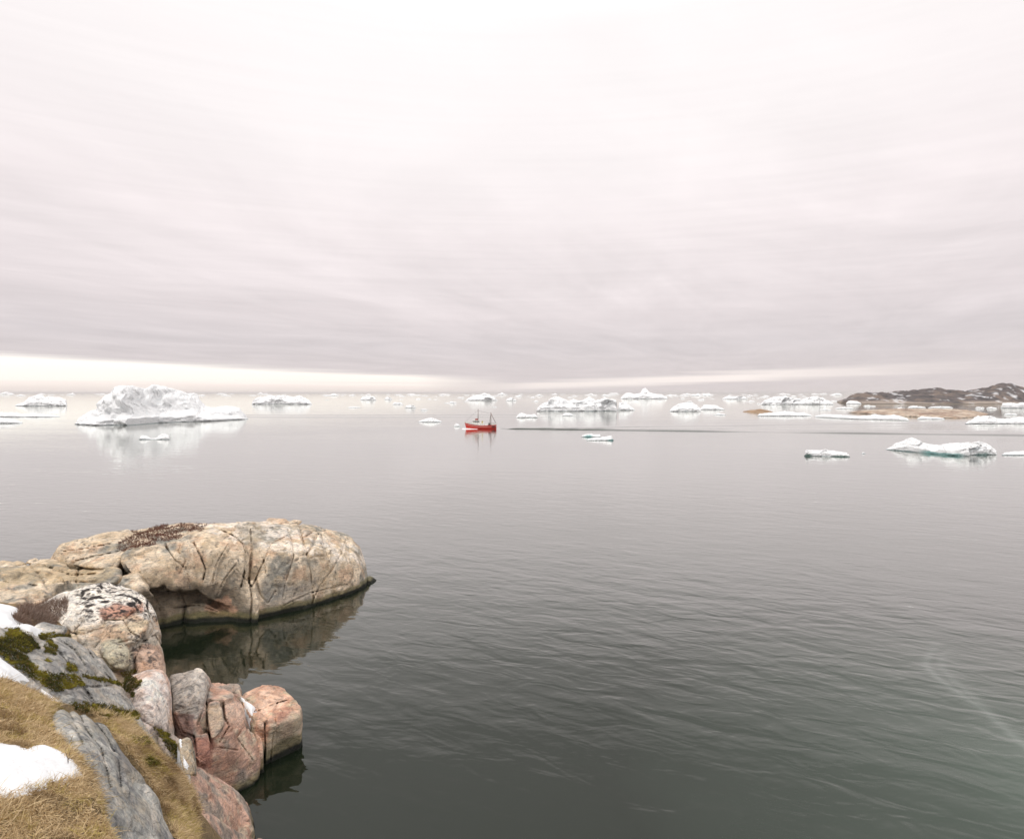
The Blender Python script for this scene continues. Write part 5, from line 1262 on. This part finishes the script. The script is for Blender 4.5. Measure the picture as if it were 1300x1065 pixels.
for a_, b_ in (((-1.3, 0, 8.), (-6.6, 0, 3.1)), ((-1.3, 0, 7.6), (4.05, 0, 6.4)), ((-1.3, 0, 6), (-1.6, -1.6, 2)), ((-1.3, 0, 6), (-1.6, 1.6, 2)), ((4.05, 0, 6.4), (3.2, -1.8, 1.7)), ((4.05, 0, 6.4), (3.2, 1.8, 1.7)), ((4.05, 0, 6.4), (6.3, 0, 2.))): tube(bm, a_, b_, .03, n=5)
lmesh('rigging', bm, M_dark)
bm = bmesh.new(); box(bm, .1, .75, -.35, .35, 2.46, 3.3, .06, .06); lmesh('funnel', bm, M_yellow, bev=.04)
bm = bmesh.new(); box(bm, 2.9, 3.7, -.8, .8, 1.3, 2.3, .1, .1); lmesh('net_winch', bm, M_mast, bev=.05)
bm = bmesh.new(); tube(bm, (3.3, -1.0, 2.2), (3.3, 1.0, 2.2), .32, n=12); lmesh('winch_drum', bm, M_dark)
bm = bmesh.new(); box(bm, 1.5, 2.6, -.8, .8, 1.25, 1.75); lmesh('hatch', bm, M_white, bev=.04)
bm = bmesh.new(); box(bm, -5.3, -4.7, -.4, .4, 2., 2.6, .05, .05); tube(bm, (-5, -.55, 2.4), (-5, .55, 2.4), .2, n=10); lmesh('windlass', bm, M_dark)
bm = bmesh.new()
for i in range(7):
    s = -.98+i*.085; z0 = sheer(s)+.4
    for sg in (-1, 1): tube(bm, (stemx(s, 1), sg*hw_(s, 1), z0), (stemx(s, 1), sg*hw_(s, 1), z0+.6), .02, n=5)
for i in range(6):
    s, s2 = -.98+i*.085, -.98+(i+1)*.085
    for sg in (-1, 1): tube(bm, (stemx(s, 1), sg*hw_(s, 1), sheer(s)+1), (stemx(s2, 1), sg*hw_(s2, 1), sheer(s2)+1), .02, n=5)
lmesh('bow_rail', bm, M_white)
for (x0, z0) in ((4.7, .95), (5.5, .9)):
    bm = bmesh.new()
    for k in range(14):
        a1, a2 = k*math.tau/14, (k+1)*math.tau/14
        tube(bm, (x0+.3*math.cos(a1), -2.0, z0+.3*math.sin(a1)), (x0+.3*math.cos(a2), -2.0, z0+.3*math.sin(a2)), .11, n=8)
    lmesh('tyre_fender', bm, M_dark, smooth=True)
# bow wave and prop wash
def foam(name, label, pts, seed):
    Vs, Fs = [], []
    r = np.random.default_rng(seed)
    for (x, y, sx, sy, h) in pts:
        b0 = len(Vs); nr, na = 5, 14
        for i in range(nr):
            for j in range(na):
                t = i/(nr-1); a = j*math.tau/na; w_ = 1+.25*r.normal()*t
                Vs.append((x+sx*t*math.cos(a)*w_, y+sy*t*math.sin(a)*w_, h*(1-t**1.6)*(1+.3*r.normal()*(t < .9))-.05*(i == nr-1)+.02))
        for i in range(nr-1):
            for j in range(na): Fs.append((b0+i*na+j, b0+(i+1)*na+j, b0+(i+1)*na+(j+1) % na, b0+i*na+(j+1) % na))
    return tag(mesh_np(name, Vs, Fs, M_snow), label, 'foam', kind='stuff')
fp = []
for k in range(16):
    t = k/15; fp.append((BW-7.4+t*5.5, BYb-.25-t*2.0, .9-.3*t, .4, .28*(1-t*.7)))
for k in range(8): fp.append((BW+6.5+k*1.1, BYb-.2+.3*math.sin(k*2.), .7, .45, .1))
for k in range(5): fp.append((BW-7.2+k*.6, BYb+.6+k*.35, .5, .3, .15))
foam('bow_wave_foam', 'white foam curling at the bow and stern of the red boat', fp, 5)

# ------------------------------------------------------------------ thin sea haze
if HAZE:
    hv = [(x, y, z) for x in (-42000, 42000) for y in (-6000, 62000) for z in (-6, 42)]
    hb = mesh_np('haze', hv, [(0, 1, 3, 2), (4, 6, 7, 5), (0, 4, 5, 1), (2, 3, 7, 6), (0, 2, 6, 4), (1, 5, 7, 3)], smooth=False)
    m = bpy.data.materials.new('sea_haze'); m.use_nodes = True; nt = m.node_tree; nt.nodes.clear()
    o_ = nt.nodes.new('ShaderNodeOutputMaterial'); pv_ = nt.nodes.new('ShaderNodeVolumePrincipled')
    pv_.inputs['Density'].default_value = HAZE; pv_.inputs['Color'].default_value = (.995, .97, .96, 1); pv_.inputs['Anisotropy'].default_value = 0.
    nt.links.new(pv_.outputs[0], o_.inputs['Volume']); hb.data.materials.append(m)
    hb['kind'] = 'stuff'; hb['label'] = 'thin pale haze over the far ice and hills'; hb['category'] = 'haze'
